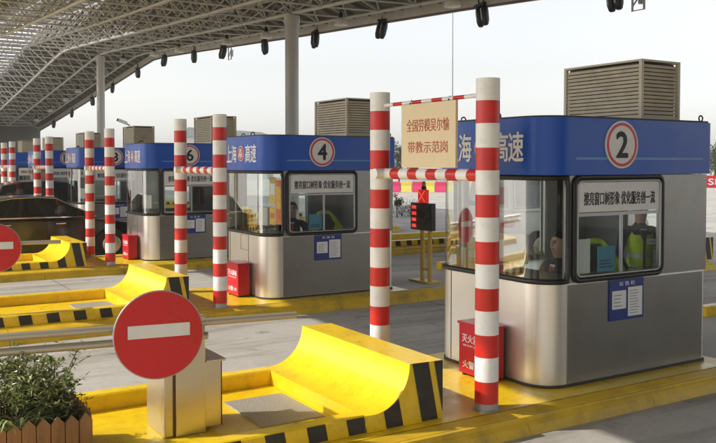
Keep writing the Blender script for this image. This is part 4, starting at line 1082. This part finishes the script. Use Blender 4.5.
        for xx in ((-0.95, 0.02, 1.0) if prof != 'van' else (-0.7, 0.4, 1.4)):
            m = MB(); m.box(xx-0.004, xx+0.004, s*(hw+0.0015)-0.002, s*(hw+0.0015)+0.002, 0.32, zb_-0.05); m.build('door_seam', 'seam', r)
    m = MB(); xf = max(p[0] for p in low); m.box(xf-0.02, xf+0.012, -0.35, 0.35, 0.50, 0.62); m.build('grille', 'darkmetal', r)
    m = MB(); m.box(xf+0.0, xf+0.022, -0.22, 0.22, 0.34, 0.45); m.build('number_plate', 'noticeblue', r)
    return r
car('parked_car', (3.85, 20.45, ROADZ), 'black saloon car waiting in the lane behind the posts of booth 6', 'car', 'carpaint')
car('parked_car', (5.35, 26.25, ROADZ), 'dark grey hatchback in the lane beyond the black saloon, before booth 10', 'car', 'cargrey', prof='hatch')
car('delivery_van', (14.9, 14.75, ROADZ), 'white van seen through the front window of booth 2', 'van', 'carwhite', prof='van')
# ------------------------------------------------------------------ background
wl = thing('end_building', (8, 84, ROADZ), 'dark grey office block closing the far end of the canopy', 'building'); wo = wl.location
m = MB(wo); m.box(-8, 15.2, 80.3, 90, ROADZ, 6.9); m.build('wall', 'wallgrey', wl)
m = MB(wo); m.box(-8.1, 15.3, 80.25, 90.1, 6.9, 7.05); m.build('roof', 'roofgrey', wl)
gb = thing('green_board', (6.6, 34.2, 0), 'green board with a dark red emblem beside booth 12', 'board'); m = MB(gb.location)
m.box(6.25, 6.95, 34.16, 34.2, 1.05, 2.0); m.build('panel', 'green', gb)
m = MB(gb.location); m.lathe((6.6, 34.155, 1.55), [(0.17,0.0),(0.17,-0.01),(0,-0.01)], 20, 0, 'y', False); m.build('emblem', 'rust', gb)
for x in (6.3, 6.9): m = MB(gb.location); m.tube((x,34.22,0.004),(x,34.22,1.9),0.025,8); m.build('post', 'greymetal', gb)
# row of pink and yellow plastic barriers
b0 = None; cdir = Vector((0.8508,-0.5255,0)); cf = Vector((0.5255,0.8508,0))
names = []
for i in range(18):
    px = 372 + i*11.4; c = at(px, 64, ROADZ)
    key = i % 2
    r = thing('plastic_barrier', c, 'x', 'barrier', 'pink and yellow plastic barriers across the far road')
    m = MB(); hw = 0.40
    m.prism([(-0.28,0.0),(0.28,0.0),(0.22,0.2),(0.12,0.5),(0.10,0.82),(-0.10,0.82),(-0.12,0.5),(-0.22,0.2)], lambda a,b:(-hw,a,b), lambda a,b:(hw,a,b)); m.build('shell', ['pink','lemon'][key], r, 0.02)
    m = MB(); m.box(hw, hw+0.06, -0.05, 0.05, 0.1, 0.7); m.build('joint', ['pink','lemon'][key], r)
    r.rotation_euler = (0,0,math.atan2(cdir.y, cdir.x))
    r['label'] = '%s plastic barrier on the far road, %s of the row counting from the left' % (['pink','yellow'][key], (ORD + ['sixteenth','seventeenth','eighteenth'])[i])
# red banner with white letters behind booth 2 on the right
c = at(728, 60, ROADZ); bn = thing('red_banner', c, 'red banner with white letters at the right photo edge behind booth 2', 'banner'); bn.rotation_euler = (0,0,math.atan2(cdir.y, cdir.x))
m = MB(); m.box(-1.6, 1.6, -0.02, 0.02, 0.45, 1.35); m.build('cloth', 'signred', bn)
text_mesh('SI', 0.5, 'lettering', (-1.13,-0.022,0.9), (1,0,0), (0,0,1), 'lettering', bn, (0,0,0), fit=(0.6,0.45), bold=0.01)
for x in (-1.6, 1.6): m = MB(); m.tube((x,0.05,0),(x,0.05,1.4),0.03,6); m.build('post', 'greymetal', bn)
# light mast and camera pole
c = at(452, 70, ROADZ); ma = thing('light_mast', c, 'thin tall light mast rising above the cream sign board', 'lamp post')
m = MB(); m.tube((0,0,0),(0,0,15.2),0.10,10,r1=0.055); m.build('pole', 'greymetal', ma)
m = MB(); m.tube((0,0,15.2),(1.2,-0.6,15.5),0.04,8); m.build('arm', 'greymetal', ma)
m = MB(); m.obox((1.4,-0.7,15.5), (0.9,-0.43,0), (0.43,0.9,0), (0,0,1), 0.35, 0.14, 0.06); m.build('lamp_head', 'lampwhite', ma, 0.03)
c = at(130, 55, ROADZ); cp = thing('camera_pole', c, 'pale camera on a slim pole between the pillar and the louvre unit of booth 6', 'camera')
m = MB(); m.tube((0,0,0),(0,0,4.75),0.06,8); m.tube((0,0,4.75),tuple(Vector((0,0,4.9))-cdir*0.25),0.05,8); m.build('pole', 'greymetal', cp)
m = MB(); e = Vector((0,0,5.0))-cdir*0.45; m.obox(e, (-cdir*0.93+Vector((0,0,0.36))).normalized(), cf, (cdir*0.36+Vector((0,0,0.93))).normalized(), 0.30, 0.11, 0.11); m.build('camera_body', 'lampwhite', cp, 0.03)
m = MB(); e = Vector((0,0,5.12))-cdir*0.78; m.obox(e, (-cdir*0.93+Vector((0,0,0.36))).normalized(), cf, (cdir*0.36+Vector((0,0,0.93))).normalized(), 0.04, 0.09, 0.09); m.build('lens', 'darkmetal', cp)
# far low building
c = at(236, 120, ROADZ); fbld = thing('far_building', c, 'distant low building with blue grey pitched roof above booth 4', 'building'); fbld.rotation_euler = (0,0,math.atan2(cdir.y, cdir.x))
m = MB(); m.box(-7, 5, -4, 4, 0, 6.2); wl2 = m.build('wall', 'wallwhite', fbld)
m = MB(); m.prism([(-7.4,6.0),(5.4,6.0),(4.2,6.6),(-6.0,7.3)], lambda a,b:(a,-4.4,b), lambda a,b:(a,4.4,b)); m.build('roof', 'roofgrey', fbld)
for x in (-5, -2, 1): m = MB(); m.box(x, x+1.4, -4.03, -4.0, 3.4, 4.8); m.build('window', 'carglass', fbld)
# trees
def tree(px, d, h, wd_, seed, label, n=900, leafs=0.35, base=0.25):
    rn = random.Random(seed); c = at(px, d, ROADZ); r = thing('tree', c, label, 'tree', 'trees along the far road')
    m = MB(); m.tube((0,0,0),(rn.gauss(0,.1),rn.gauss(0,.1),h*0.55),0.03*h,8,r1=0.015*h)
    cl = []
    for i in range(9):
        a = rn.uniform(0,2*math.pi); p = Vector((math.cos(a)*wd_*0.33*rn.random(), math.sin(a)*wd_*0.33*rn.random(), h*rn.uniform(base+0.1,0.92))); cl.append((p, wd_*rn.uniform(0.14,0.26)))
        m.tube((0,0,h*rn.uniform(base,0.5)), tuple(p), 0.012*h, 5, r1=0.004*h)
    m.build('trunk', 'bark', r)
    m = MB()
    for i in range(n):
        p, q = rn.choice(cl); v = Vector((rn.gauss(0,1), rn.gauss(0,1), rn.gauss(0,.8))).normalized()*q*(rn.random()**0.4)
        leaf(m, p+v, Vector((rn.gauss(0,1),rn.gauss(0,1),rn.gauss(0,1))), Vector((rn.gauss(0,1),rn.gauss(0,1),1)), leafs*rn.uniform(.6,1.3), leafs*0.6)
    m.build('crown', 'treeleaf', r, fix=False); return r
TL = [(386,105,5.2,3.6),(399,100,4.6,3.2),(414,112,4.2,3.8),(446,108,4.6,4.2),(470,100,4.0,3.6),(500,106,4.4,4),(524,100,3.8,3.4),(548,110,4.6,4),(700,98,4.6,3.6),(716,92,4.2,3.6),(735,96,5,4)]
for i, (px, d, h, wd_) in enumerate(TL):
    tree(px, d, h, wd_, 50+i, 'distant hazy tree, %s from the left along the far road' % ORD[i])
tree(397, 34, 1.0, 0.62, 90, 'small dark round topped tree between the posts and the fee display', 500, 0.07, 0.45)
for i, (px, wd_, h) in enumerate(((402,1.3,0.55),(411,1.2,0.7),(420,1.1,0.6))):
    c = at(px, 34.5+i*0.3, ROADZ); r = thing('low_shrub', c, '%s low green shrub left of the fee display' % ['leftmost','middle','rightmost'][i], 'shrub', 'low shrubs left of the fee display'); rn = random.Random(i)
    m = MB(); ms = MB()
    for j in range(420):
        a = rn.uniform(0,6.28); q = rn.random()**0.5*wd_/2; leaf(m, Vector((math.cos(a)*q, math.sin(a)*q, h*rn.random()*(1.25-q/wd_))), Vector((rn.gauss(0,1),rn.gauss(0,1),1)), Vector((0,0,1)), 0.07, 0.03)
    for j in range(8): ms.tube((0,0,0),(rn.gauss(0,.15),rn.gauss(0,.15),h*0.7),0.008,4)
    m.build('foliage', 'treeleaf', r, fix=False); ms.build('stems', 'stem', r, fix=False)

# ------------------------------------------------------------------ hazy air
m = MB(); m.box(-80, 300, -80, 300, ROADZ-1, 18.0)
hz_ = m.build('haze', 'white'); hz_['kind'] = 'stuff'; hz_['label'] = 'thin pale haze filling the air over the plaza'
hm = bpy.data.materials.new('pale haze'); hm.use_nodes = True; hm.node_tree.nodes.clear()
ho = hm.node_tree.nodes.new('ShaderNodeOutputMaterial'); hv = hm.node_tree.nodes.new('ShaderNodeVolumePrincipled')
hv.inputs['Color'].default_value = (0.92, 0.94, 0.97, 1); hv.inputs['Density'].default_value = 0.0006; hv.inputs['Anisotropy'].default_value = 0.2
hm.node_tree.links.new(hv.outputs[0], ho.inputs['Volume'])
hz_.data.materials.clear(); hz_.data.materials.append(hm)
sc.cycles.volume_bounces = 1
